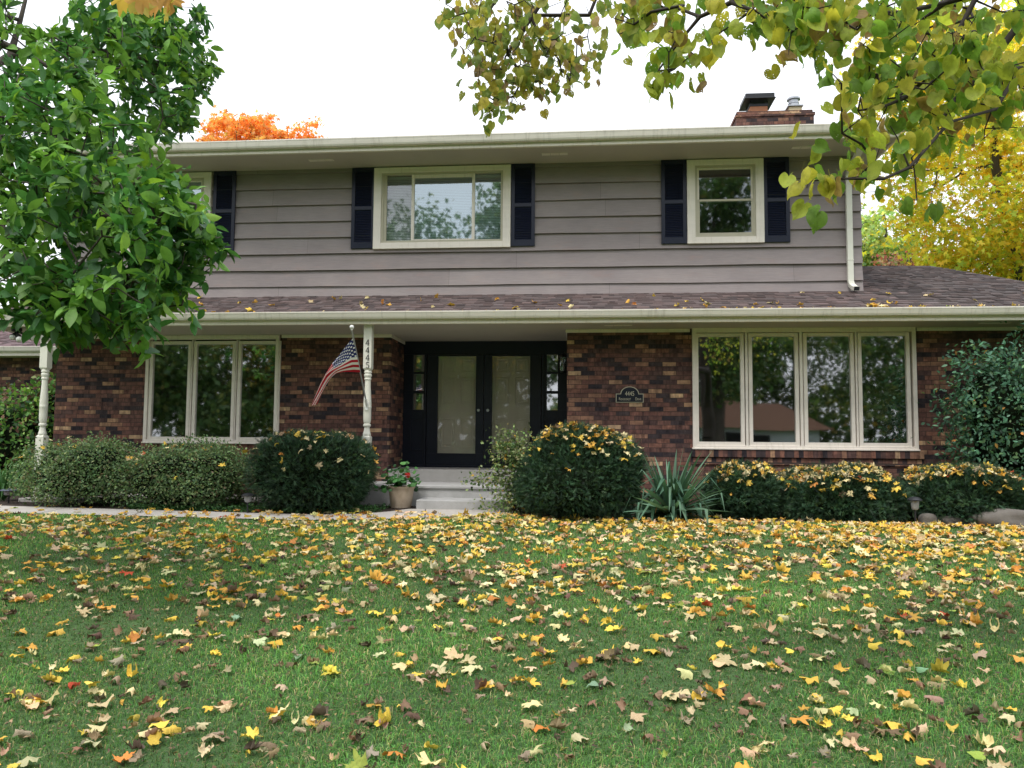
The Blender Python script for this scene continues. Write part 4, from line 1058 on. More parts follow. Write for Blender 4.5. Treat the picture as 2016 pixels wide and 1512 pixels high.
# ================================================================== LINDEN (overhanging from the right)
rs = np.random.RandomState(9)
lb = np.array((4.0, -13.7, float(gz(4.0, -13.7))))
ells = [(1035, 40, 150, 62, 5.0, .35, 70), (1015, 105, 100, 60, 5.0, .3, 44), (960, 60, 70, 70, 5.0, .3, 22), (985, 175, 50, 42, 5.0, .2, 20), (965, 205, 26, 30, 5.0, .15, 9), (1110, 120, 66, 56, 5.0, .25, 26), (1080, 165, 50, 28, 5.0, .2, 9), (890, 20, 24, 30, 5.0, .2, 5), (1060, 190, 16, 30, 5.0, .15, 3),
        (1240, 25, 75, 35, 3.9, .3, 16), (1245, 65, 28, 40, 3.8, .2, 6), (1320, 110, 40, 36, 3.5, .15, 9), (1330, 70, 26, 40, 3.5, .15, 5), (1395, 75, 24, 20, 3.5, .15, 4), (1385, 125, 10, 14, 3.5, .1, 1), (1280, 172, 12, 16, 3.5, .1, 2), (1300, 10, 60, 20, 3.7, .2, 7), (1450, 12, 50, 18, 3.4, .15, 4), (1500, 40, 30, 36, 3.3, .2, 6), (1540, 25, 80, 40, 3.3, .3, 20), (1620, 50, 70, 62, 3.2, .3, 24), (1560, 85, 30, 30, 3.2, .2, 5), (1640, 150, 22, 30, 2.9, .15, 3), (1690, 90, 60, 64, 3.3, .3, 18),
        (1790, 80, 110, 95, 3.6, .5, 46), (1920, 80, 120, 110, 3.9, .6, 56), (1755, 185, 66, 46, 3.5, .3, 15), (1850, 210, 90, 70, 3.7, .4, 30), (1960, 200, 80, 90, 4.0, .5, 34), (1710, 215, 26, 50, 3.1, .2, 5), (1680, 265, 30, 24, 2.9, .15, 4), (1740, 262, 34, 26, 3.2, .2, 5), (1800, 275, 40, 26, 3.3, .2, 6), (1890, 120, 80, 60, 3.3, .2, 14),
        (1655, 350, 58, 10, 2.85, .08, 4), (1715, 330, 30, 16, 3.0, .12, 3), (1640, 388, 12, 8, 2.85, .06, 1), (1785, 325, 22, 18, 3.2, .1, 2), (1590, 362, 22, 8, 2.8, .05, 2), (1795, 390, 14, 16, 3.1, .08, 2),
        (1700, -120, 420, 110, 3.8, .6, 60), (1100, -130, 260, 80, 5.0, .5, 36), (2250, 100, 220, 260, 4.2, .7, 60)]
T = px_targets(ells, rs)
# the rest of the crown, above and behind the picture
up = rand_unit(260, rs)*np.array((3.8, 3.8, 1.9))*np.cbrt(rs.rand(260, 1)*.7+.3)+np.array((3.9, -13.6, 6.0))
vis = []
for q in up:
    x, y, z = project(q); vis.append(z < .3 or not (-250 < x < 2300 and y > -330))
T = np.concatenate([T, up[np.array(vis)]]); n_px = int(sum(e[6] for e in ells))
paths = [[(*(lb+np.array((0, 0, -.1))), .30), (3.95, -13.65, .5, .235), (3.9, -13.55, 2.2, .21), (3.75, -13.4, 4.2, .17), (3.7, -13.4, 5.8, .10), (3.7, -13.4, 7.2, .04)],
         [(3.88, -13.5, 2.6, .12), (3.7, -12.4, 3.6, .10), (*atD(2350, -420, 2.4), .075), (*atD(2150, -180, 3.2), .05), A_(2040, 0, 3.8, .022), A_(1946, 131, 3.8, .013), A_(1880, 196, 3.7, .010), A_(1824, 283, 3.4, .007), A_(1800, 330, 3.2, .004)],
         [(*atD(2150, -180, 3.2), .05), A_(1980, -90, 3.4, .024), A_(1919, 0, 3.5, .013), A_(1862, 110, 3.5, .009), A_(1788, 190, 3.4, .006), A_(1737, 211, 3.2, .004)],
         [(*atD(2150, -180, 3.2), .05), A_(1990, -30, 3.6, .02), A_(1862, 5, 3.6, .012), A_(1780, 24, 3.5, .009), A_(1705, 27, 3.4, .006), A_(1620, 20, 3.4, .005), A_(1560, -12, 3.4, .005)],
         [A_(1980, -90, 3.4, .03), A_(1700, -150, 3.7, .02), A_(1560, -60, 3.5, .012), A_(1440, 5, 3.4, .007), A_(1378, 33, 3.45, .006), A_(1335, 85, 3.5, .004), A_(1295, 140, 3.5, .003)],
         [A_(1480, 20, 3.3, .006), A_(1440, 50, 3.4, .004), A_(1400, 75, 3.45, .003)],
         [(3.7, -13.3, 4.8, .10), (*atD(2000, -900, 3.6), .06), (*atD(1500, -420, 4.6), .035), A_(1250, -130, 4.9, .02), A_(1180, -20, 5.0, .011), A_(1160, 30, 5.0, .008), A_(1045, 30, 5.0, .006), A_(1070, 95, 5.0, .004), A_(1095, 110, 5.0, .003)],
         [A_(1250, -130, 4.9, .016), A_(1010, -60, 5.0, .010), A_(965, 20, 5.0, .006), A_(940, 55, 5.0, .004)],
         [A_(1250, -130, 4.9, .014), A_(1090, -30, 5.0, .008), A_(1000, 105, 5.0, .005), A_(1025, 145, 5.0, .003)],
         [A_(2016, 140, 3.9, .012), A_(1960, 215, 3.5, .008), A_(1870, 240, 3.2, .006), A_(1790, 330, 3.0, .005), A_(1740, 352, 2.9, .004), A_(1660, 352, 2.85, .003), A_(1592, 356, 2.8, .002)]]
N, P, rad = grow(paths, T, .3, sag=.05, seed=2, r_tip=.0019, r_pow=.40)
hl = [ring_leaf(HEART, (.20*s1, .5*s2, .45*s2), (0, 1.3, 0, 1.8, 0)[i], .42, .09, 30+i) for i, (s1, s2) in enumerate(((1, 1), (-1, .6), (.6, -1), (1.6, 1.2), (-.4, 2)))]
parts = []; view = CAM-T; view /= np.linalg.norm(view, axis=1, keepdims=True)
pos, dirs, nr, cl, sz = [], [], [], [], []
for i, (t, vw) in enumerate(zip(T, view)):
    k = rs.choice([2, 3, 3, 4]) if i < n_px else 9
    tone = rs.uniform(.8, 1.2); kind = rs.rand()
    x, y, z = project(t)
    for q in range(k):
        d = rs.normal(size=3)*.45+np.array((0, 0, -1.0)); pos.append(t+rs.normal(size=3)*.05*(1 if k < 5 else 5)); dirs.append(d)
        nr.append(rs.normal(size=3)*.8+vw*.35+np.array((0, 0, .25)))
        s = rs.uniform(.047, .082)
        if 800 < x < 1200: s *= .88
        sz.append(s)
        u_ = rs.rand()
        if x > 1230 or z < 0: c = (.17, .30, .05) if u_ < .34 else (.34, .40, .06) if u_ < .70 else (.50, .47, .07) if u_ < .92 else (.32, .22, .08)
        else: c = (.22, .30, .08) if u_ < .36 else (.36, .37, .08) if u_ < .72 else (.48, .40, .08) if u_ < .87 else (.34, .24, .13)
        cl.append(np.array(c)*tone*rs.uniform(.85, 1.2))
pos, dirs, nr, cl, sz = map(np.array, (pos, dirs, nr, cl, sz)); R = orient(dirs, nr); pick = rs.randint(0, len(hl), len(pos))
parts = [foliage_arrays(hl[k], pos[pick == k], R[pick == k], sz[pick == k], cl[pick == k]) for k in range(len(hl))]
tree_obj('linden_tree', 'heart leaved tree reaching in over the top right of the lawn with hole eaten leaves', 'tree', tuple(lb), limb_arrays(N, P, rad, 6), merge(parts), M_leaflin, M_twig)

# ================================================================== DISTANT TREES
def crown_cloud(ells, n, rs, tmpl, size, cols, w, clump=.35, shade=.35, updir=.3):
    """ells: world ellipsoids (c, r); leaves gather in clumps through the volume"""
    pos = []; vol = np.array([np.prod(r) for c, r in ells]); vol = vol**.8/ (vol**.8).sum()
    for (c, r), f in zip(ells, vol):
        m = int(n*f); kc = max(4, m//45); cc = rand_unit(kc, rs)*np.cbrt(.25+.75*rs.rand(kc, 1)); ci = rs.randint(0, kc, m)
        p = cc[ci]*np.array(r)+rs.normal(size=(m, 3))*clump*np.array((1, 1, .6)); pos.append(p+np.array(c))
    pos = np.concatenate(pos); n = len(pos); d = rand_unit(n, rs)+np.array((0, 0, -.4)); nrm = rand_unit(n, rs)+np.array((0, -.3, updir+.4))
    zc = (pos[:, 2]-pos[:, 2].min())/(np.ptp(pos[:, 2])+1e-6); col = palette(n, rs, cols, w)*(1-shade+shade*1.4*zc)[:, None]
    return foliage_arrays(tmpl, pos, orient(d, nrm), rs.uniform(.75, 1.25, n)*size, col), pos
def bg_tree(name, label, base, ells, n, tmpl, size, cols, w, trunk_r, seed, mat=None, group=None, clump=.35, bark=None, ntw=160):
    rs = np.random.RandomState(seed); cr, pos = crown_cloud(ells, n, rs, tmpl, size, cols, w, clump)
    T = pos[rs.choice(len(pos), min(ntw, len(pos)), replace=False)]; c0 = np.array(ells[0][0]); b = np.array(base, float)
    top = c0+np.array((0, 0, ells[0][1][2]*.5))
    paths = [[(*(b+(0, 0, -.2)), trunk_r), (*(b*.6+np.array((c0[0], c0[1], b[2]))*.4+np.array((0, 0, (c0[2]-b[2])*.4))), trunk_r*.8), (*c0, trunk_r*.5), (*top, trunk_r*.15)]]
    N, P, rad = grow(paths, T, .8, sag=0, seed=seed, r_tip=.012, r_pow=.45)
    return tree_obj(name, label, 'tree', tuple(base), limb_arrays(N, P, rad, 5), cr, mat or M_leafmap, bark or M_bark, group)
def W_(px, py, D): return tuple(atD(px, py, D))
ST = star_leaf(); TL = tiny_leaf(.34, .08)
D = 24.0; k = D/F
yc = [(W_(1960, 330, D), (3.4, 3.2, 2.6)), (W_(1935, 470, D), (2.2, 2.4, 1.5)), (W_(2100, 200, D+1), (4.2, 3.6, 3.4)), (W_(2000, 520, D), (3.0, 2.6, 1.3)), (W_(1780, 170, D-.5), (1.0, 1.4, .9)), (W_(1850, 130, D), (2.4, 2.2, 1.6)), (W_(1905, 520, D+.5), (.9, 1.4, .6)), (W_(2150, 480, D+1), (3.4, 3, 2.4))]
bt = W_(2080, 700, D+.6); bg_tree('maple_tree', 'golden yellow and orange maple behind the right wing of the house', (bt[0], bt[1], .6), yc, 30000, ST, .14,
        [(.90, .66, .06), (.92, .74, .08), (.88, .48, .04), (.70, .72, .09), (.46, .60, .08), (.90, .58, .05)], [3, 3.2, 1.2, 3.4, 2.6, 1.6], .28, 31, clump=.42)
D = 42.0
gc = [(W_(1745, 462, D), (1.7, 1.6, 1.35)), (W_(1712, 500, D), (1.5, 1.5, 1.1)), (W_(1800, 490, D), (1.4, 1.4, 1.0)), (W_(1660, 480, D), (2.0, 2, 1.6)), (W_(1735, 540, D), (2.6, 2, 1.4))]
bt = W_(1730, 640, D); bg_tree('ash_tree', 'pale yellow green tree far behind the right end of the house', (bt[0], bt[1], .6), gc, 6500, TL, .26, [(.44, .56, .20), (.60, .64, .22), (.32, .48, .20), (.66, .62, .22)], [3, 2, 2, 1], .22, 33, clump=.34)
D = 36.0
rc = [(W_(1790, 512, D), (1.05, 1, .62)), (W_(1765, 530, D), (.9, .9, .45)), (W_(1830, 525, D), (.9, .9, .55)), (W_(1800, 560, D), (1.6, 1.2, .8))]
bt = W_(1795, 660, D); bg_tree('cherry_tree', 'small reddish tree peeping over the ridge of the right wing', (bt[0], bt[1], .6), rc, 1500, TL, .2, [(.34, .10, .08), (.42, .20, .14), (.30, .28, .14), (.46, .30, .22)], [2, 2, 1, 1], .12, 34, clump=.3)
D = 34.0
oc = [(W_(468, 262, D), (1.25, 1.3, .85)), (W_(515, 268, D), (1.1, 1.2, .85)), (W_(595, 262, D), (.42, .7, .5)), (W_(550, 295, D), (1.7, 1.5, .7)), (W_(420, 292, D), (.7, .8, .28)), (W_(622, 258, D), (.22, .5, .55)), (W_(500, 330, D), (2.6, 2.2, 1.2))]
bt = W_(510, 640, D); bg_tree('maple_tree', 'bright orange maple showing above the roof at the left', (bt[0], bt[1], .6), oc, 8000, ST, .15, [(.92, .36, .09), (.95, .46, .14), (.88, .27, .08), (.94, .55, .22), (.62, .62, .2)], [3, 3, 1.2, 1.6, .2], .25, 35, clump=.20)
# trees across the street: seen in the window glass
def mass_tree(name, label, base, h, r, cols, w, seed, n=13000):
    rs = np.random.RandomState(seed); x, y, z = base
    e = [((x, y, z+h*.55), (r, r*.8, h*.36))]
    for i in range(7): a = i*.9+rs.rand(); e.append(((x+cos(a)*r*.65, y+sin(a)*r*.5, z+h*rs.uniform(.22, .80)), (r*.55, r*.5, h*.17)))
    return bg_tree(name, label, base, e, n, TL, .36, cols, w, h*.020, seed, M_leaf, 'trees across the street reflected in the windows', clump=.7, ntw=60)
dg = [(.11, .19, .06), (.14, .23, .07), (.22, .25, .07), (.07, .13, .05)]; yg = [(.44, .34, .07), (.22, .26, .07), (.50, .38, .07), (.15, .19, .06)]
for i, (x, y, h, r, cols) in enumerate([(-31, -36, 15, 6.5, dg), (-24, -33, 13, 6, dg), (-17, -36, 14, 6, yg), (-11, -37, 19.5, 4.2, dg), (-5.0, -41, 20, 3.6, dg), (8.2, -37, 23, 4.6, dg), (10, -55, 23, 6.5, dg), (17.5, -55, 22, 7, dg), (23, -40, 18, 6, dg), (30, -44, 16, 7, yg)]):
    mass_tree('street_tree', ('dense dark green', 'broad leafy green', 'mixed green and gold', 'tall narrow green', 'rounded green', 'big tall green', 'towering dark green', 'tall full green', 'wide spreading green', 'golden tinged')[i] + ' tree across the street, seen reflected in the window panes', (x, y, float(gz(x, y))), h, r, cols, (3, 2, 1, 2), 50+i)
# house across the street (reflected in the right-hand window)
NX = 7.3
NH = empty('neighbour_house', (4.5+NX, -42, -.75), 'low pale house with brown shingle roof across the street, reflected in the right window', 'house')
b = MB(); b.box(.5+NX-6, 8.3+NX, -46, -42, -.8, 2.25); b.build('wall', paint('pale_stucco', (.62, .65, .70), .8, .2, 2), NH)
b = MB(); zr0, zr1 = 2.2, 4.1
b.quad((-6.2+NX, -41.2, zr0), (9.0+NX, -41.2, zr0), (6.2+NX, -44, zr1), (-6.2+NX, -44, zr1)); b.quad((-6.2+NX, -46.8, zr0), (9.0+NX, -46.8, zr0), (6.2+NX, -44, zr1), (-6.2+NX, -44, zr1)); b.quad((9.0+NX, -41.2, zr0), (9.0+NX, -46.8, zr0), (6.2+NX, -44, zr1), (6.2+NX, -44, zr1-.001))
b.c = [(.20, .115, .080)]*len(b.v); b.build('roof', M_shingle, NH)
b = MB(); b.box(2.2+NX, 5.0+NX, -41.99, -41.9, -.5, 1.9); b.build('garage_door', M_dark, NH)
# wood far behind it
rs = np.random.RandomState(66); n = 26000; wx = rs.uniform(-95, 95, n); hh = 8.5+2.5*np.sin(wx*.21)+1.6*np.sin(wx*.53+1); wz = -1+hh*rs.rand(n)**.8; wy = -68+rs.normal(size=n)*1.6
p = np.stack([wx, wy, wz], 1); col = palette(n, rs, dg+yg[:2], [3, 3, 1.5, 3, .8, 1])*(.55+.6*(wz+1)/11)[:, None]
V, fl, cc = foliage_arrays(TL, p, orient(rand_unit(n, rs), rand_unit(n, rs)), rs.uniform(.5, 1.1, n), col)
wx2 = rs.uniform(-110, 120, n); wz2 = -.6+(6.5+2*np.sin(wx2*.17))*rs.rand(n)**.8; p2_ = np.stack([wx2, 84+rs.normal(size=n)*2, wz2], 1)
V2, fl2, cc2 = foliage_arrays(TL, p2_, orient(rand_unit(n, rs), rand_unit(n, rs)), rs.uniform(.6, 1.3, n), palette(n, rs, dg+yg, [3, 3, 1.5, 2, 2, 1, 2, 1])); V, fl, cc = merge([(V, fl, cc), (V2, fl2, cc2)])
tag(link('far_woods', np_mesh('far_woods', V, fl, M_leaf, cc)), 'distant line of woods beyond the street and behind the house', 'woods', kind='stuff')

# ================================================================== SHRUBS
def lumpy(dirs, seed, amp=.12):
    rs = np.random.RandomState(seed); s = np.zeros(len(dirs))
    for k in range(7):
        a = rand_unit(1, rs)[0]*rs.uniform(2.0, 5.5); s += np.sin(dirs@a*1.6+rs.rand()*6)
    return 1+amp*s/2.6
def mound_points(n, c, r, rs, seed, e=2.4, inner=.80, amp=.10, floor=-.55, topbias=0):
    """points in the outer shell of a lumpy superellipsoid mound"""
    d = rand_unit(int(n*1.9), rs); d = d[d[:, 2] > floor][:n]
    f = (np.abs(d)**e).sum(1)**(-1/e); k = lumpy(d, seed, amp)*(inner+(1-inner)*rs.rand(len(d))**.6)
    return np.array(c)+d*(f*k)[:, None]*np.array(r), d
def core_mesh(c, r, seed, e, s, floor, name, mat, parent):  # added solid shell: blocks see-through, inner shade painted as dark colour
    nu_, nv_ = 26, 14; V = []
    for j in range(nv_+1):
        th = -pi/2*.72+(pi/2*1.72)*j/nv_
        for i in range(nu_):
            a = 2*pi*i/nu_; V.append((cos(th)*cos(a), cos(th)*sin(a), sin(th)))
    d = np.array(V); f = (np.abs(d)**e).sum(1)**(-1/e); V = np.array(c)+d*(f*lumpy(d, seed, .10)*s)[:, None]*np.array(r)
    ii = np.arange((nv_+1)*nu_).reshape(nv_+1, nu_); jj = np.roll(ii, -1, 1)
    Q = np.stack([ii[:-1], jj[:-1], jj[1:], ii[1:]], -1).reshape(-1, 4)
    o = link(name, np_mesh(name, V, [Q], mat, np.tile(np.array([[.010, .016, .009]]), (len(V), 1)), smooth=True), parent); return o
def needle_sprig():
    V = [(-.02, 0, 0), (.02, 0, 0), (0, 1, .0)]; F_ = [(0, 1, 2)]
    for k in range(6):
        y = .15+k*.15; L = .34*(1-.35*k/6)
        for s in (-1, 1):
            n = len(V); V += [(0, y-.035, .0), (0, y+.045, .0), (s*L, y+.20, .05)]; F_.append((n, n+1, n+2) if s > 0 else (n+1, n, n+2))
    return np.array(V), [np.array(F_)]
SPRIG = needle_sprig()
def yew(name, label, c, r, n, seed, e=2.3, group=None, floor=-.7, amp=.08, rough=.05):
    rs = np.random.RandomState(seed); base = (c[0], c[1], float(gz(c[0], c[1]))); E = empty(name, base, label, 'shrub', group)
    p, d = mound_points(int(n*1.6), c, r, rs, seed, e, .84, amp, floor)
    p = p+rs.normal(size=p.shape)*rough*.35
    nr_ = d*np.array((1/r[0], 1/r[1], 1/r[2])); nr_ /= np.linalg.norm(nr_, axis=1, keepdims=True)
    dd = nr_*.75+rs.normal(size=d.shape)*.55+np.array((0, 0, .22)); n2 = rs.normal(size=d.shape)+np.array((0, 0, .6))
    col = palette(len(p), rs, [(.030, .072, .034), (.046, .100, .042), (.018, .046, .025), (.075, .135, .05)], [4, 3, 3, .6], .25)
    cl = np.sin(p@np.array((9, 7, 11))+seed)*np.sin(p@np.array((-6, 8, 9))+2); col *= (1+.28*cl)[:, None]
    V, fl, cc = foliage_arrays(SPRIG, p, orient(dd, n2), rs.uniform(.040, .078, len(p)), col)
    keep = None
    link('foliage', np_mesh('foliage', V, fl, M_needle, cc), E)
    core_mesh(c, r, seed, e, .84, floor, 'shade_core', M_core, E)
    return p, d
def ball(pxl, pxr, pyt, pyb, Y, ydep):
    """lumpy mound that spans the given picture box when it stands at depth Y"""
    a, bq = atY(pxl, (pyt+pyb)/2, Y), atY(pxr, (pyt+pyb)/2, Y); t = atY((pxl+pxr)/2, pyt, Y); x = (a[0]+bq[0])/2; z0 = float(gz(x, Y))-.02
    zt = t[2]; return (float(x), Y, z0+(zt-z0)*.46), (float(bq[0]-a[0])/2, ydep, float(zt-z0)*.54)
SHR = []     # tops that catch fallen leaves: centre, radii, seed, exponent, count
def add_yew(label, box, Y, yd, n, seed, e, cnt, group=None, amp=.08):
    c, r = ball(*box, Y, yd); r2 = (r[0]*.97, r[1], r[2]*.97); yew('yew_bush', label, c, r2, n, seed, e, group, amp=amp); SHR.append((c, r2, seed, e, cnt, amp))
add_yew('round clipped dark yew ball to the left of the entrance steps', (507, 735, 846, 1006, ), -1.75, .78, 9500, 61, 2.4, 80)
add_yew('big round dark yew ball right of the entrance heaped with yellow leaves', (1018, 1266, 842, 1022), -1.95, .85, 11000, 62, 2.3, 260)
add_yew('low dark yew hedge just behind the yucca under the right window', (1390, 1528, 918, 1042), -1.75, .55, 6200, 63, 2.8, 150, 'low hedges under the right window')
add_yew('low dark yew hedge in the middle below the right window', (1535, 1768, 924, 1044), -1.95, .60, 9000, 64, 3.0, 330, 'low hedges under the right window')
add_yew('low dark yew hedge at the right end beside the boulders', (1778, 2008, 922, 1046), -1.95, .62, 9000, 65, 3.0, 290, 'low hedges under the right window')

def leafy_bush(name, label, parts_, n, size, cols, w, seed, cat='shrub', tmpl=None, stems=26, group=None, base=None, inner=.55, core=.72, mat=None, twl=.0, fluff=.09):
    rs = np.random.RandomState(seed); c0, r0 = parts_[0]; base = base or (c0[0], c0[1], float(gz(c0[0], c0[1]))); E = empty(name, base, label, cat, group)
    ps, ds = [], []; vol = np.array([r[0]*r[2]+r[1]*r[2] for c, r in parts_]); vol /= vol.sum()
    for (c, r), f in zip(parts_, vol):
        p, d = mound_points(int(n*f), c, r, rs, seed+len(ps), 2.15, inner, .16, -.8); ps.append(p); ds.append(d)
    p = np.concatenate(ps); d = np.concatenate(ds); p = p+rs.normal(size=p.shape)*fluff*np.array((1, 1, .8)); ok = p[:, 2] > base[2]+.01; p, d = p[ok], d[ok]
    dd = d*.6+rand_unit(len(p), rs)*.9; nr_ = d*.6+rs.normal(size=d.shape)*.6+np.array((0, -.1, .55))
    col = palette(len(p), rs, cols, w, .22); cl = np.sin(p@np.array((7, 5, 9))+seed)*np.sin(p@np.array((-5, 7, 8))+1.5); col *= (1+.25*cl)[:, None]
    V, fl, cc = foliage_arrays(tmpl or TL, p, orient(dd, nr_), rs.uniform(.7, 1.35, len(p))*size, col)
    link('foliage', np_mesh('foliage', V, fl, mat or M_leaf, cc), E)
    T = p[rs.choice(len(p), min(stems*6, len(p)), replace=False)]; b = np.array(base)
    paths = [[(*b, .01), (*(b+np.array((0, 0, .12))), .01)]]
    for k in range(5): q = T[rs.randint(len(T))]; paths.append([(*(b+np.array((rs.uniform(-.2, .2)*r0[0], rs.uniform(-.2, .2)*r0[1], 0))), .010), (*(b*.4+q*.6), .006)])
    N, P, rad = grow(paths, T, .2, sag=0, seed=seed, r_tip=.0018, r_pow=.36); V, fl = limb_arrays(N, P, rad, 4); link('stems', np_mesh('stems', V, fl, M_twig), E)
    if core:
        for (c, r) in parts_[:2]: core_mesh(c, r, seed, 2.15, core*.9, -.8, 'shade_core', M_core, E)
    return p
sp_cols = [(.130, .220, .090), (.19, .285, .12), (.075, .135, .062), (.28, .34, .15), (.20, .16, .10)]; sp_w = [4, 3, 3, 1.4, .7]
c1, r1 = ball(42, 262, 866, 1002, -1.55, .72); c2, r2 = ball(232, 506, 872, 1006, -1.6, .75)
leafy_bush('spirea_bush', 'wide fine leaved grey green shrub at the foot of the left porch post', [(c1, r1), ((c1[0]+.35, c1[1], c1[2]+.06), (r1[0]*.6, r1[1], r1[2]*1.0))], 15000, .036, sp_cols, sp_w, 71, group='fine leaved shrubs under the left window', fluff=.035)
SHR.append((c1, (r1[0], r1[1], r1[2]), 71, 2.15, 20, .16))
leafy_bush('spirea_bush', 'wide fine leaved grey green shrub under the left window, next to the yew ball', [(c2, r2), ((c2[0]+.2, c2[1], c2[2]+.04), (r2[0]*.7, r2[1], r2[2]*.98))], 17500, .036, sp_cols, sp_w, 72, group='fine leaved shrubs under the left window', fluff=.035)
SHR.append((c2, (r2[0], r2[1], r2[2]), 72, 2.15, 26, .16))
# vine covered bush left of the porch
c3 = atY(45, 790, .4); z3 = float(gz(c3[0], .4)); vb = (float(c3[0]), .4, z3)
leafy_bush('vine_bush', 'tall light green and reddish vine covered bush behind the left porch post', [((c3[0]-.15, .4, 1.35), (.85, .7, .95)), ((c3[0]+.45, .5, 1.75), (.42, .5, .85)), ((c3[0]-1.1, .5, 1.1), (.9, .7, .8)), ((c3[0]+.5, .3, .95), (.4, .5, .6))], 8500, .085,
           [(.10, .23, .05), (.19, .36, .07), (.045, .11, .04), (.16, .09, .06), (.32, .44, .13)], [4, 3.4, 3, 1.6, .8], 73, base=vb, core=.7)
# big shrub at the right edge
c4 = atY(1985, 830, -1.55); z4 = float(gz(c4[0], -1.55))
gb = (float(c4[0]), -1.25, z4)
leafy_bush('viburnum_bush', 'tall loose blue green shrub at the right edge reaching the eave', [((c4[0]+.22, -1.3, 1.70), (.86, .65, 1.08)), ((c4[0]-.02, -1.35, 2.1), (.58, .5, .75)), ((c4[0]-.10, -1.3, 1.35), (.62, .5, .55)), ((c4[0]+.75, -1.2, 2.3), (.9, .7, 1.0)), ((c4[0]-.44, -1.4, 2.02), (.28, .3, .34)), ((c4[0]-.35, -1.4, 2.62), (.25, .3, .24))], 9500, .060,
           [(.070, .17, .095), (.11, .235, .145), (.036, .095, .055), (.16, .27, .12), (.55, .28, .07)], [4, 3, 3, 1, .10], 74, base=gb, core=.62, inner=.4, fluff=.10, tmpl=blade_leaf(.26, .06, .12, (0, .3, .65, 1), (.1, .95, .9, .05)))
# wispy rose bush by the steps
c5 = atY(1000, 940, -1.72); z5 = float(gz(c5[0], -1.72))
leafy_bush('rose_bush', 'wispy pale green rose bush spilling over the right of the steps', [((c5[0]+.08, -1.70, .95), (.30, .26, .46)), ((c5[0]-.03, -1.66, 1.42), (.22, .2, .34)), ((c5[0]-.30, -1.60, 1.02), (.34, .2, .13)), ((c5[0]-.05, -1.78, .72), (.34, .25, .14)), ((c5[0]+.22, -1.7, 1.3), (.2, .2, .4))], 2500, .046,
           [(.14, .22, .07), (.24, .30, .12), (.07, .13, .04), (.38, .40, .20), (.55, .36, .06)], [3, 3, 2.4, 1.4, .25], 75, base=(float(c5[0]+.08), -1.70, z5), core=0, inner=.05, stems=34, fluff=.06)

# sword leaved plants
def sword_plant(name, label, base, n, L, w, seed, cols, cat, up=(.2, 1.2), bend=.5, mat=None, dead=0):
    rs = np.random.RandomState(seed); E = empty(name, base, label, cat); parts = []
    Vs, Qs, Cs = [], [], []; o = 0
    for i in range(n):
        az = rs.uniform(0, 2*pi); el = rs.uniform(*up); ln = L*rs.uniform(.65, 1.1); ww = w*rs.uniform(.7, 1.15)
        h = np.array((cos(az), sin(az), 0)); p = np.array(base)+h*rs.uniform(0, .07)+np.array((0, 0, rs.uniform(0, .12)))
        kink = rs.uniform(.35, .75) if rs.rand() < .58 else 9; k = 8; s = np.array((-sin(az), cos(az), 0)); c = np.array(cols[rs.randint(len(cols))])*rs.uniform(.75, 1.3); e = el
        tw = rs.uniform(-.6, .6)
        if rs.rand() < dead: c = np.array((.42, .26, .10))*rs.uniform(.5, 1); e = rs.uniform(-.3, .4); ln *= .5
        for j in range(k+1):
            t = j/k; d = h*cos(e)+np.array((0, 0, sin(e))); nn = -h*sin(e)+np.array((0, 0, cos(e)))
            sd = s*cos(tw)+nn*sin(tw); hw = ww*(.55+.45*min(1, t*4))*(1-max(0, t-.45)/.55)**.8+.0008; f = nn*hw*.35
            Vs += [p-sd*hw+f, p, p+sd*hw+f]; Cs += [c*(.55+.45*t)]*3
            if j < k: a = o+j*3; Qs += [(a, a+1, a+4, a+3), (a+1, a+2, a+5, a+4)]
            p = p+d*ln/k; p[2] = max(p[2], base[2]+.015); e -= bend*rs.uniform(.4, 1.4)/k*(1.2-.6*sin(el)) 
            if t <= kink < t+1/k: e -= rs.uniform(1.2, 2.0)
            e = max(e, -1.35)
        o += 3*(k+1)
    link('leaves', np_mesh('leaves', np.array(Vs), [np.array(Qs)], mat or M_leaf, np.array(Cs), smooth=True), E)
yq = onG(1322, 1022, -2.38)
sword_plant('yucca_plant', 'spiky blue green yucca with bent sword leaves in front of the right hedges', yq, 175, .86, .029, 81, [(.085, .19, .12), (.13, .25, .165), (.055, .125, .075), (.17, .30, .20)], 'plant', (-.1, 1.45), .25, dead=.1)
iq = onG(8, 968, -1.15)
sword_plant('iris_clump', 'clump of green iris blades at the far left edge of the bed', iq, 60, .56, .020, 82, [(.06, .17, .05), (.09, .22, .07), (.12, .24, .09)], 'plant', (.7, 1.5), .5)

# geranium in the pot
gb_ = (pcx, pcy, pz+ph*.9); GE = empty('geranium', gb_, 'green geranium with one red flower head growing in the terracotta pot', 'plant')
rs = np.random.RandomState(83); n = 170
p = np.array(gb_)+np.stack([rs.normal(size=n)*.155-.02, rs.normal(size=n)*.10-.03, np.abs(rs.normal(size=n))*.12+.035+.05*(rs.rand(n) < .3)], 1)
p[:, 2] -= np.clip(np.hypot(p[:, 0]-pcx, p[:, 1]-pcy)-.17, 0, 1)*.5
GL = ring_leaf([(.5*sin(a)*(1+.05*cos(9*a)), .42-.5*cos(a)*(1+.05*cos(9*a))*-1-.42+.42) for a in np.linspace(.25, 2*pi-.25, 18)], (.2, -.3, -.2), 0, 0, .05, 3)
dd = rand_unit(n, rs)*np.array((1, 1, .3)); nn = rand_unit(n, rs)*.5+np.array((0, -.35, .9))
V, fl, cc = foliage_arrays(GL, p, orient(dd, nn), rs.uniform(.045, .085, n), palette(n, rs, [(.07, .20, .06), (.11, .27, .09), (.045, .13, .045)], [3, 2, 2]))
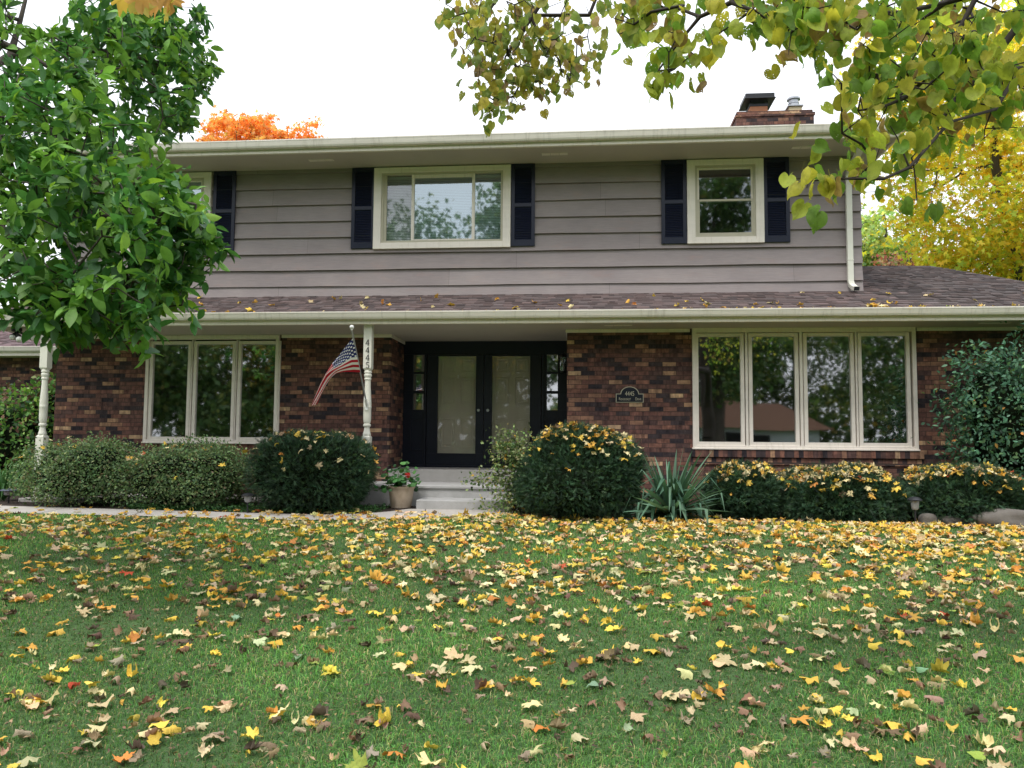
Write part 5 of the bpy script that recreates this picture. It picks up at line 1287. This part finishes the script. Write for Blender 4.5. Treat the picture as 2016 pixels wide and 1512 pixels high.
link('leaves', np_mesh('leaves', V, fl, M_leaf, cc), GE)
paths = [[(*gb_, .006), (gb_[0], gb_[1], gb_[2]+.06, .006)]]
N, P, rad = grow(paths, p[:50], .06, 0, 5, .0022, .3); V, fl = limb_arrays(N, P, rad, 5); link('stems', np_mesh('stems', V, fl, M_leaf, np.tile([[.09, .17, .05]], (len(V), 1))), GE)
fc = atY(802, 936, pcy-.13); m_ = 60; q = np.array(fc)+rand_unit(m_, rs)*np.array((.035, .03, .028))
V, fl, cc = foliage_arrays(TL, q, orient(rand_unit(m_, rs), rand_unit(m_, rs)), rs.uniform(.018, .03, m_), palette(m_, rs, [(.62, .02, .02), (.75, .05, .04)], [2, 1])); link('flower_head', np_mesh('flower_head', V, fl, M_leaf, cc), GE)

# boulders
def boulder(label, px, py, Y, r, seed):
    x, _, z = onG(px, py, Y); rs = np.random.RandomState(seed); V, Q = [], []; nu_, nv_ = 28, 16
    d = np.array([(cos(t)*cos(a), cos(t)*sin(a), sin(t)) for t in np.linspace(-pi/2, pi/2, nv_+1) for a in np.arange(nu_)*2*pi/nu_])
    f = (np.abs(d)**2.6).sum(1)**(-1/2.6); kx = np.ones(len(d))
    for i in range(12): a = rand_unit(1, rs)[0]*rs.uniform(1.5, 7); kx += .035*np.sin(d@a+rs.rand()*6)
    V = d*(f*kx)[:, None]*np.array(r)+np.array((x, Y, z+r[2]*.45)); ii = np.arange((nv_+1)*nu_).reshape(nv_+1, nu_); jj = np.roll(ii, -1, 1)
    Q = np.stack([ii[:-1], jj[:-1], jj[1:], ii[1:]], -1).reshape(-1, 4); tag(link('boulder', np_mesh('boulder', V, [Q], M_stone, smooth=True), None, (x, Y, z)), label, 'boulder', 'field stones edging the right bed')
boulder('small rounded grey field stone next to the pale path light', 1826, 1036, -2.45, (.10, .10, .095), 91)
boulder('flat grey field stone between the small stone and the large boulder', 1874, 1036, -2.45, (.16, .13, .075), 92)
boulder('large pale grey boulder at the right edge below the hedge', 1975, 1044, -2.5, (.36, .22, .14), 93)
boulder('half hidden grey stone in the gap left of the pale path light', 1752, 1030, -2.3, (.09, .09, .08), 94)

# ground cover patch in the left bed (stuff)
rs = np.random.RandomState(95); n = 5200; gx = rs.uniform(-6.2, -2.75, n); gy = walk_back(gx)+rs.uniform(.02, .85, n)*np.clip((gx+6.6)/2, .3, 1)
p = np.stack([gx, gy, gz(gx, gy)+rs.rand(n)**1.5*.075], 1)
V, fl, cc = foliage_arrays(TL, p, orient(rand_unit(n, rs)*np.array((1, 1, .4)), rand_unit(n, rs)*.6+np.array((0, 0, .8))), rs.uniform(.022, .045, n), palette(n, rs, [(.05, .14, .04), (.09, .20, .06), (.03, .08, .03)], [3, 2, 2]))
tag(link('ground_cover', np_mesh('ground_cover', V, fl, M_leaf, cc)), 'low green ground cover between the shrubs and the walk', 'ground cover', kind='stuff')

# ================================================================== GRASS
rs = np.random.RandomState(101)
GX, GY = [], []
def vis_pts(n, y0, y1, margin=.9):
    y = rs.uniform(y0, y1, n); d = (y-CAM[1]); xl = -d*.80-margin; xr = d*.60+margin; x = xl+(xr-xl)*rs.rand(n); return x, y
tot = 0
for y0, y1, dens in ((-9.6, -7.2, 8000), (-7.2, -5.4, 5200), (-5.4, -3.8, 3400), (-3.8, -1.9, 2600)):
    ym = (y0+y1)/2-CAM[1]; area = (y1-y0)*(ym*1.4+1.8); x, y = vis_pts(int(area*dens), y0, y1); GX.append(x); GY.append(y)
for y0, y1, dens in ((-10.6, -7.2, 2600), (-7.2, -1.9, 1500)):      # a thinner margin beyond both sides
    ym = (y0+y1)/2-CAM[1]; x, y = vis_pts(int((y1-y0)*(ym*1.4+7)*dens), y0, y1, 3.5); d_ = y-CAM[1]; o_k = (x < -d_*.80-.9) | (x > d_*.60+.9) | (y < -9.6); GX.append(x[o_k]); GY.append(y[o_k])
gx, gy = np.concatenate(GX), np.concatenate(GY)
ok = gy < lawn_edge(gx)-.01+rs.normal(size=len(gx))*.02; gx, gy = gx[ok], gy[ok]
patch = np.sin(gx*1.9+gy*1.1)+np.sin(gx*-1.3+gy*2.7+1)+np.sin(gx*4.1+2)*np.sin(gy*3.7)*.8
thin = rs.rand(len(gx)) < np.clip(.90+.06*patch, .65, 1); gx, gy, patch = gx[thin], gy[thin], patch[thin]; n = len(gx)
dist = gy-CAM[1]; hgt = rs.uniform(.016, .046, n)*np.where(rs.rand(n) < .06, 1.35, 1)*(1+.14*patch); az = rs.uniform(0, 2*pi, n); lean = rs.uniform(.25, 1.5, n)
wd = np.clip(.0013+.00019*dist, 0, .0040)*rs.uniform(.7, 1.3, n)
B = np.stack([gx, gy, gz(gx, gy)-.004], 1); sd = np.stack([np.cos(az+pi/2), np.sin(az+pi/2), 0*az], 1); h = np.stack([np.cos(az), np.sin(az), 0*az], 1)
m1 = B+h*(lean*hgt*.30)[:, None]+np.array((0, 0, 1))*(hgt*.62)[:, None]; tp = B+h*(lean*hgt*.95)[:, None]+np.array((0, 0, 1))*(hgt*(1-.30*lean))[:, None]
w = wd[:, None]
V = np.stack([B-sd*w, B+sd*w, m1+sd*w*.75, m1-sd*w*.75, tp], 1).reshape(-1, 3); b5 = (np.arange(n)*5)[:, None]
col = palette(n, rs, [(.125, .295, .075), (.170, .365, .092), (.078, .195, .058), (.26, .35, .10), (.46, .39, .21)], [4, 3, 3.2, 1.3, 1.5], .30)
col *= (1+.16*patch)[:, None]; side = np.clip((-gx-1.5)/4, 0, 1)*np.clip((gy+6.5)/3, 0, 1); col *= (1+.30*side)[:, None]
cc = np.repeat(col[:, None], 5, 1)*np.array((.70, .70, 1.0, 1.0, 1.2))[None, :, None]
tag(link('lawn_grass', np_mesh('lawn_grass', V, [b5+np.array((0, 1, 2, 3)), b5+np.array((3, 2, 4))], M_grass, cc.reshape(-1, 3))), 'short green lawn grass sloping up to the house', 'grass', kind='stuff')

# ================================================================== FALLEN LEAVES
LV = []
def ragged(o, seed, k=.10):
    q = np.random.RandomState(seed); sk = q.uniform(-.18, .18); sx = q.uniform(.8, 1.1); out = []
    for (x, y) in o:
        f = 1+q.normal()*k; out.append((x*f*sx+sk*y*.5, y*f))
    return out
q_ = np.random.RandomState(77); U = q_.uniform
for i in range(12): LV.append(ring_leaf(ragged(MAPLE if i % 3 else MAPLE2, i), (U(-.25, .25), U(-.6, .7), U(-.4, .5)), 0, U(.5, 1.0), .17, 200+i))
for i in range(14): LV.append(ring_leaf(ragged(MAPLE if i % 2 else MAPLE2, 30+i), (U(-.2, .3), U(-.2, .2), U(-.2, .4)), U(1.7, 3.0)*(1 if i % 4 else -1), U(.3, .9), .18, 220+i))
for i in range(8): LV.append(ring_leaf(ragged(MAPLE2, 60+i, .2), (U(-.2, .2), U(-.2, .4), .2), U(3.2, 4.6)*(1 if i % 3 else -1), U(.1, .6), .34, 240+i))
for i in range(4): LV.append(ring_leaf(ragged(HEART, 80+i, .06), (U(-.2, .3), U(-.5, .7), .2), (0, 1.6, 2.6, 0)[i], .4, .10, 260+i))
NF, NRL, NCR = 12, 26, 34
KC = {   # colour name: (rgb, weight front, weight back)
 'cream': ((.72, .61, .33), 2.0, 3.8), 'pale tan': ((.60, .475, .28), 2.2, 2.0), 'bright yellow': ((.78, .54, .09), 2.0, 3.8), 'golden': ((.70, .40, .08), 1.3, 3.0), 'orange': ((.60, .25, .06), .25, .55),
 'brown': ((.25, .168, .098), 3.6, .5), 'dark brown': ((.125, .088, .060), 2.0, .25), 'greyish tan': ((.37, .29, .19), 1.9, .5), 'red': ((.50, .10, .04), .05, .09), 'lime green': ((.34, .42, .08), .4, .35), 'grey green': ((.26, .37, .24), .14, .04)}
KN = list(KC)
def density(x, y):
    t = np.clip((y+8.3)/5.4, 0, 1); base = 60+72*t**1.25; rgt = np.clip((x-.2)/3.0, 0, 1)*np.clip((y+7.2)/3.5, 0, 1); d = base+rgt*110*t
    d += 36*np.exp(-((x+1.5)/1.3)**2-((y+3.0)/.5)**2)
    d *= 1-.34*np.clip((-x-1.8)/4, 0, 1)
    return d*(.80+.30*np.sin(x*2.1+y*1.3)*np.sin(y*2.3-x*.7)+.22*np.sin(x*5.3-y*3.1)*np.sin(y*6.1+x*2.2))
x, y = vis_pts(74000, -10.4, -1.95, 3.0)
# sampling above is uniform in y; weight by row width so that the areal density is right
pd = 74000/(8.45*((y-CAM[1])*1.4+6.0))
keep = rs.rand(len(x)) < np.clip(density(x, y)/pd, 0, 1); x, y = x[keep], y[keep]
ok = y < lawn_edge(x)-.03; xl, yl = x[ok], y[ok]; xw, yw = x[~ok], y[~ok]
# on the walk and bed: fewer, gathered along the edge and near the steps
kw = (rs.rand(len(xw)) < np.where(xw < -3.6, .20, np.where(xw < -.9, .50, .35))); xw, yw = xw[kw], yw[kw]
x = np.concatenate([xl, xw]); y = np.concatenate([yl, yw]); onl = np.arange(len(x)) < len(xl)
n = len(x); back = np.clip((y+7.6)/4.0, 0, 1)
W0 = np.array([KC[k][1] for k in KN]); W1 = np.array([KC[k][2] for k in KN]); kc = np.array([rs.choice(len(KN), p=(W0*(1-t)+W1*t)/(W0*(1-t)+W1*t).sum()) for t in back])
# some leaves drift together in little heaps
mv = np.where(rs.rand(n) < .30)[0]; tg = rs.randint(0, n, len(mv)); near = np.hypot(x[tg]-x[mv], y[tg]-y[mv]) < 1.6; mv, tg = mv[near], tg[near]
for pass_ in range(1): x[mv] = x[tg]+rs.normal(size=len(mv))*.05; y[mv] = y[tg]+rs.normal(size=len(mv))*.04
isb = np.isin(kc, [KN.index(k) for k in ('brown', 'dark brown', 'greyish tan')])
var = np.where(isb, rs.randint(18, NCR, n), np.where(rs.rand(n) < .34, rs.randint(0, NF, n), rs.randint(NF, NRL+2, n)))
gl = np.isin(kc, [KN.index('lime green'), KN.index('grey green')]) & (rs.rand(n) < .7); var = np.where(gl, rs.randint(NCR, NCR+4, n), var)
sc = rs.uniform(.040, .080, n); sc = np.where(isb, sc*.90, sc); sc *= 1+.12*(rs.rand(n) < .15)
tilt = rs.normal(size=(n, 3))*np.where(onl, .26, .15)[:, None]; nrm = tilt+np.array((0, 0, 1.0)); az = rs.uniform(0, 2*pi, n); dr = np.stack([np.cos(az), np.sin(az), rs.normal(size=n)*.12], 1)
RR = orient(dr, nrm); flip = rs.rand(n) < .4; RR[flip, :, 0] *= -1; RR[flip, :, 2] *= -1
zoff = np.array([-(v[0]@RR[i].T)[:, 2].min() if False else 0 for i, v in enumerate([])]) if False else None
zlow = np.empty(n)
for i in range(n): zlow[i] = (LV[var[i]][0][:, :]@RR[i][2])[:].min()*sc[i]
z = gz(x, y)+np.where(onl, .010+rs.rand(n)*.016, .016)-np.maximum(zlow, -.025)*.75
colr = np.array([KC[KN[k]][0] for k in kc])*(1+rs.normal(size=(n, 1))*.16)*(1+rs.normal(size=(n, 3))*.07); colr = np.clip(colr, .02, .9)
pos = np.stack([x, y, z], 1)
# the 300 that show largest become things of their own
pr = np.array([project(p) for p in pos]); inn = (pr[:, 0] > 5) & (pr[:, 0] < IW-5) & (pr[:, 1] < IH-4) & (pr[:, 2] > 0)
app = np.where(inn, sc/pr[:, 2], 0); big = np.argsort(-app)[:300]; isbig = np.zeros(n, bool); isbig[big] = True
LM = []
for i, (V0, fs) in enumerate(LV): LM.append(np_mesh('fallen_leaf', V0, fs, M_fallen_o))
hz = ('far left', 'left', 'centre left', 'centre right', 'right', 'far right'); used = {}
for i in big:
    o = bpy.data.objects.new('fallen_leaf', LM[var[i]]); COL.objects.link(o)
    R3 = RR[i]*sc[i]; M4 = Matrix.Identity(4)
    for a in range(3):
        for b_ in range(3): M4[a][b_] = R3[a, b_]
        M4[a][3] = pos[i, a]
    o.matrix_world = M4; o.color = (*colr[i], 1)
    form = 'curled' if NF <= var[i] < NRL else 'crumpled' if NRL <= var[i] < NCR else 'heart shaped' if var[i] >= NCR else 'flat lobed'
    zone = hz[min(5, int(pr[i, 0]/IW*6))]; row = 'nearest the camera' if pr[i, 1] > 1400 else 'farther up the slope' 
    kn = KN[kc[i]]
    tag(o, f'{form} {kn} fallen leaf on the {zone} lawn, {row}', 'fallen leaf', f'{form} {kn} leaves on the {zone} lawn, {row}')
rest = ~isbig
parts = []
for k in range(len(LV)):
    s_ = rest & (var == k)
    if s_.any(): parts.append(foliage_arrays(LV[k], pos[s_], RR[s_], sc[s_], colr[s_]))
# leaves caught on the shrubs
def scatter(p, nrm, size, seed, wts=None):
    q = np.random.RandomState(seed); m_ = len(p); kk = q.choice(len(KN), m_, p=(W1*np.array([1, 1, 1, 1, 1, .6, 0, .3, 1, .5, 0]))/(W1*np.array([1, 1, 1, 1, 1, .6, 0, .3, 1, .5, 0])).sum())
    vv = q.randint(0, 22, m_); a = q.uniform(0, 2*pi, m_); d = np.stack([np.cos(a), np.sin(a), q.normal(size=m_)*.5], 1); nn = nrm+q.normal(size=(m_, 3))*.45
    R = orient(d, nn); s = q.uniform(size[0], size[1], m_); c = np.array([KC[KN[k]][0] for k in kk])*(1+q.normal(size=(m_, 1))*.14)
    for k in range(22):
        e = vv == k
        if e.any(): parts.append(foliage_arrays(LV[k], p[e], R[e], s[e], np.clip(c[e], .02, .9)))
for (c, r, seed, e, cnt, amp) in SHR:
    q = np.random.RandomState(seed+7); d = rand_unit(cnt*24, q); d[:, 2] = np.abs(d[:, 2])*1.0; d /= np.linalg.norm(d, axis=1, keepdims=True)
    d = d[q.rand(len(d)) < np.clip((d[:, 2]+.12)*1.15, .05, 1)**(1.8 if cnt < 100 else 3.0)][:cnt]
    f = (np.abs(d)**e).sum(1)**(-1/e); p = np.array(c)+d*(f*lumpy(d, seed, amp)*1.0)[:, None]*np.array(r)
    nn = d/np.array(r); nn /= np.linalg.norm(nn, axis=1, keepdims=True); scatter(p+nn*.015+np.array((0, 0, .01)), nn*.8+np.array((0, -.2, .5)), (.038, .070), seed+9)
# leaves on the porch roof and in the gutter
q = np.random.RandomState(300); m_ = 62; xx = np.where(q.rand(m_) < .62, q.uniform(-7.5, 1.0, m_), q.uniform(1, 7, m_)); yy = -1.25+q.rand(m_)**1.3*1.2; zz_ = ZE+SL*(yy-YE)+.035
scatter(np.stack([xx, yy, zz_], 1), np.tile([[0, -.37, 1.0]], (m_, 1)), (.045, .075), 301)
m_ = 120; xx = np.where(q.rand(m_) < .6, q.uniform(2.2, 7.2, m_), q.uniform(-6, 2.5, m_)); p = np.stack([xx, np.full(m_, -1.27)+q.normal(size=m_)*.02, np.full(m_, 3.405)], 1); scatter(p, np.tile([[0, -.2, 1.0]], (m_, 1)), (.035, .065), 302)
m_ = 12; p = np.stack([X_(1725, 600, -1.25)+q.normal(size=m_)*.09, np.full(m_, -1.25)+q.normal(size=m_)*.03, 3.43+q.rand(m_)*.04], 1); scatter(p, np.tile([[0, -.6, 1.0]], (m_, 1)), (.05, .08), 303)
V, fl, cc = merge(parts)
tag(link('fallen_leaves', np_mesh('fallen_leaves', V, fl, M_fallen, cc, smooth=False)), 'yellow and tan maple leaves strewn over lawn, walk, shrubs and porch roof', 'fallen leaves', kind='stuff')
# small litter: leaf crumbs and needles between the blades
rs = np.random.RandomState(310); n = 22000; x, y = vis_pts(n, -9.0, -2.2); ok = y < lawn_edge(x); x, y = x[ok], y[ok]; n = len(x)
p = np.stack([x, y, gz(x, y)+rs.uniform(.008, .03, n)], 1)
V, fl, cc = foliage_arrays(tiny_leaf(.2, .1), p, orient(rand_unit(n, rs)*np.array((1, 1, .25)), rand_unit(n, rs)*.5+np.array((0, 0, 1.))), rs.uniform(.008, .040, n)*np.where(rs.rand(n) < .5, .6, 1), palette(n, rs, [(.20, .13, .08), (.11, .07, .05), (.36, .27, .15), (.30, .25, .10)], [3, 3, 1.6, 1]))
tag(link('leaf_litter', np_mesh('leaf_litter', V, fl, M_fallen, cc)), 'crumbs of dry brown leaves worked into the lawn grass', 'leaf litter', kind='stuff')

# maple behind the camera with one low twig reaching into the top left corner
rs = np.random.RandomState(320); mbx = np.array((-5.5, -16.5, float(gz(-5.5, -16.5))))
tw = [atD(px, py, 2.6+dd) for px, py, dd in ((248, -6, .05), (268, -8, .0), (292, -14, -.05), (300, -4, .05), (318, -18, 0), (335, -10, .0), (282, -30, .1), (310, -40, .1))]
up_ = rand_unit(170, rs)*np.array((3.0, 3.0, 1.8))*np.cbrt(rs.rand(170, 1)*.7+.3)+np.array((-5.4, -16.6, 5.7))
T = np.concatenate([np.array(tw), up_])
paths = [[(*(mbx-(0, 0, .1)), .26), (-5.4, -16.4, 2.5, .2), (-5.3, -16.4, 4.6, .14), (-5.3, -16.5, 7.0, .05)], [(-5.3, -16.3, 3.6, .08), (-4.2, -14, 4.4, .05), (*atD(330, -500, 2.8), .02), (*atD(320, -160, 2.7), .008), (*atD(300, -40, 2.62), .004)]]
N, P, rad = grow(paths, T, .35, .03, 3, .002, .42)
pos, dirs, nr, sz, cl, vv = [], [], [], [], [], []
for i, t in enumerate(T):
    for k in range(1 if i < 8 else 14):
        pos.append(t+rs.normal(size=3)*(.012 if i < 8 else .35)); dirs.append(rs.normal(size=3)*.35+np.array((.1, 0, -1))); nr.append(rs.normal(size=3)*.5+np.array((.2, -1, .3))); sz.append(rs.uniform(.062, .085)); vv.append(rs.randint(0, 3))
        cl.append(np.array([(.62, .42, .10), (.55, .47, .12), (.60, .34, .14), (.36, .36, .07)][rs.randint(4)])*rs.uniform(.8, 1.2))
pos, dirs, nr, sz, cl, vv = map(np.array, (pos, dirs, nr, sz, cl, vv)); R = orient(dirs, nr)
tree_obj('maple_tree', 'yellow leaved maple twig hanging into the top left corner above the magnolia', 'tree', tuple(mbx), limb_arrays(N, P, rad, 6), merge([foliage_arrays(LV[k], pos[vv == k], R[vv == k], sz[vv == k], cl[vv == k]) for k in range(3)]), M_leafmap, M_twig)

# ================================================================== LIGHT
w = bpy.data.worlds.new('World'); scene.world = w; w.use_nodes = True; nt = w.node_tree
bg = nt.nodes['Background']; sky = nd(nt, 'ShaderNodeTexSky'); sky.sky_type = 'NISHITA'; sky.sun_disc = False
S_EL, S_AZ = radians(60), radians(205)          # a veiled sun high behind the photographer's left shoulder
sky.sun_elevation = S_EL; sky.sun_rotation = S_AZ; sky.air_density = 1.2; sky.dust_density = 3.0
tc = nd(nt, 'ShaderNodeTexCoord'); sp = nd(nt, 'ShaderNodeSeparateXYZ'); nt.links.new(tc.outputs['Generated'], sp.inputs[0])
mp = nd(nt, 'ShaderNodeMapping'); mp.inputs['Scale'].default_value = (1, 1, 2.2); nt.links.new(tc.outputs['Generated'], mp.inputs[0])
cn = noise(nt, mp.outputs[0], 2.3, 5, .55)
hgt = ramp(nt, sp.outputs[2], [(0, (11.0, 11.2, 11.6)), (.45, (12.5, 12.8, 13.4)), (1, (15.5, 16, 17))])
cloud = mixc(nt, 1.0, hgt, ramp(nt, cn, [(.3, (.93, .94, .96)), (.7, (1.06, 1.06, 1.06))]), 'MULTIPLY')
nt.links.new(mixc(nt, .90, sky.outputs[0], cloud), bg.inputs[0]); bg.inputs[1].default_value = .126
L = bpy.data.lights.new('sun', 'SUN'); L.energy = 2.3; L.angle = radians(15); L.color = (1.0, .96, .90)
lo = bpy.data.objects.new('sun', L); COL.objects.link(lo)
sd_ = Vector((sin(S_AZ)*cos(S_EL), cos(S_AZ)*cos(S_EL), sin(S_EL))); lo.rotation_euler = (-sd_).to_track_quat('-Z', 'Y').to_euler(); lo.location = (0, -20, 30)
scene.view_settings.view_transform = 'Standard'; scene.view_settings.look = 'None'; scene.view_settings.exposure = 0; scene.view_settings.gamma = 1
scene.render.engine = 'CYCLES'; cy = scene.cycles; cy.use_denoising = True; cy.max_bounces = 7; cy.diffuse_bounces = 3; cy.glossy_bounces = 3; cy.transmission_bounces = 4; cy.transparent_max_bounces = 10; cy.caustics_reflective = False; cy.caustics_refractive = False
try: cy.denoiser = 'OPENIMAGEDENOISE'; cy.denoising_input_passes = 'RGB_ALBEDO_NORMAL'
except Exception: pass
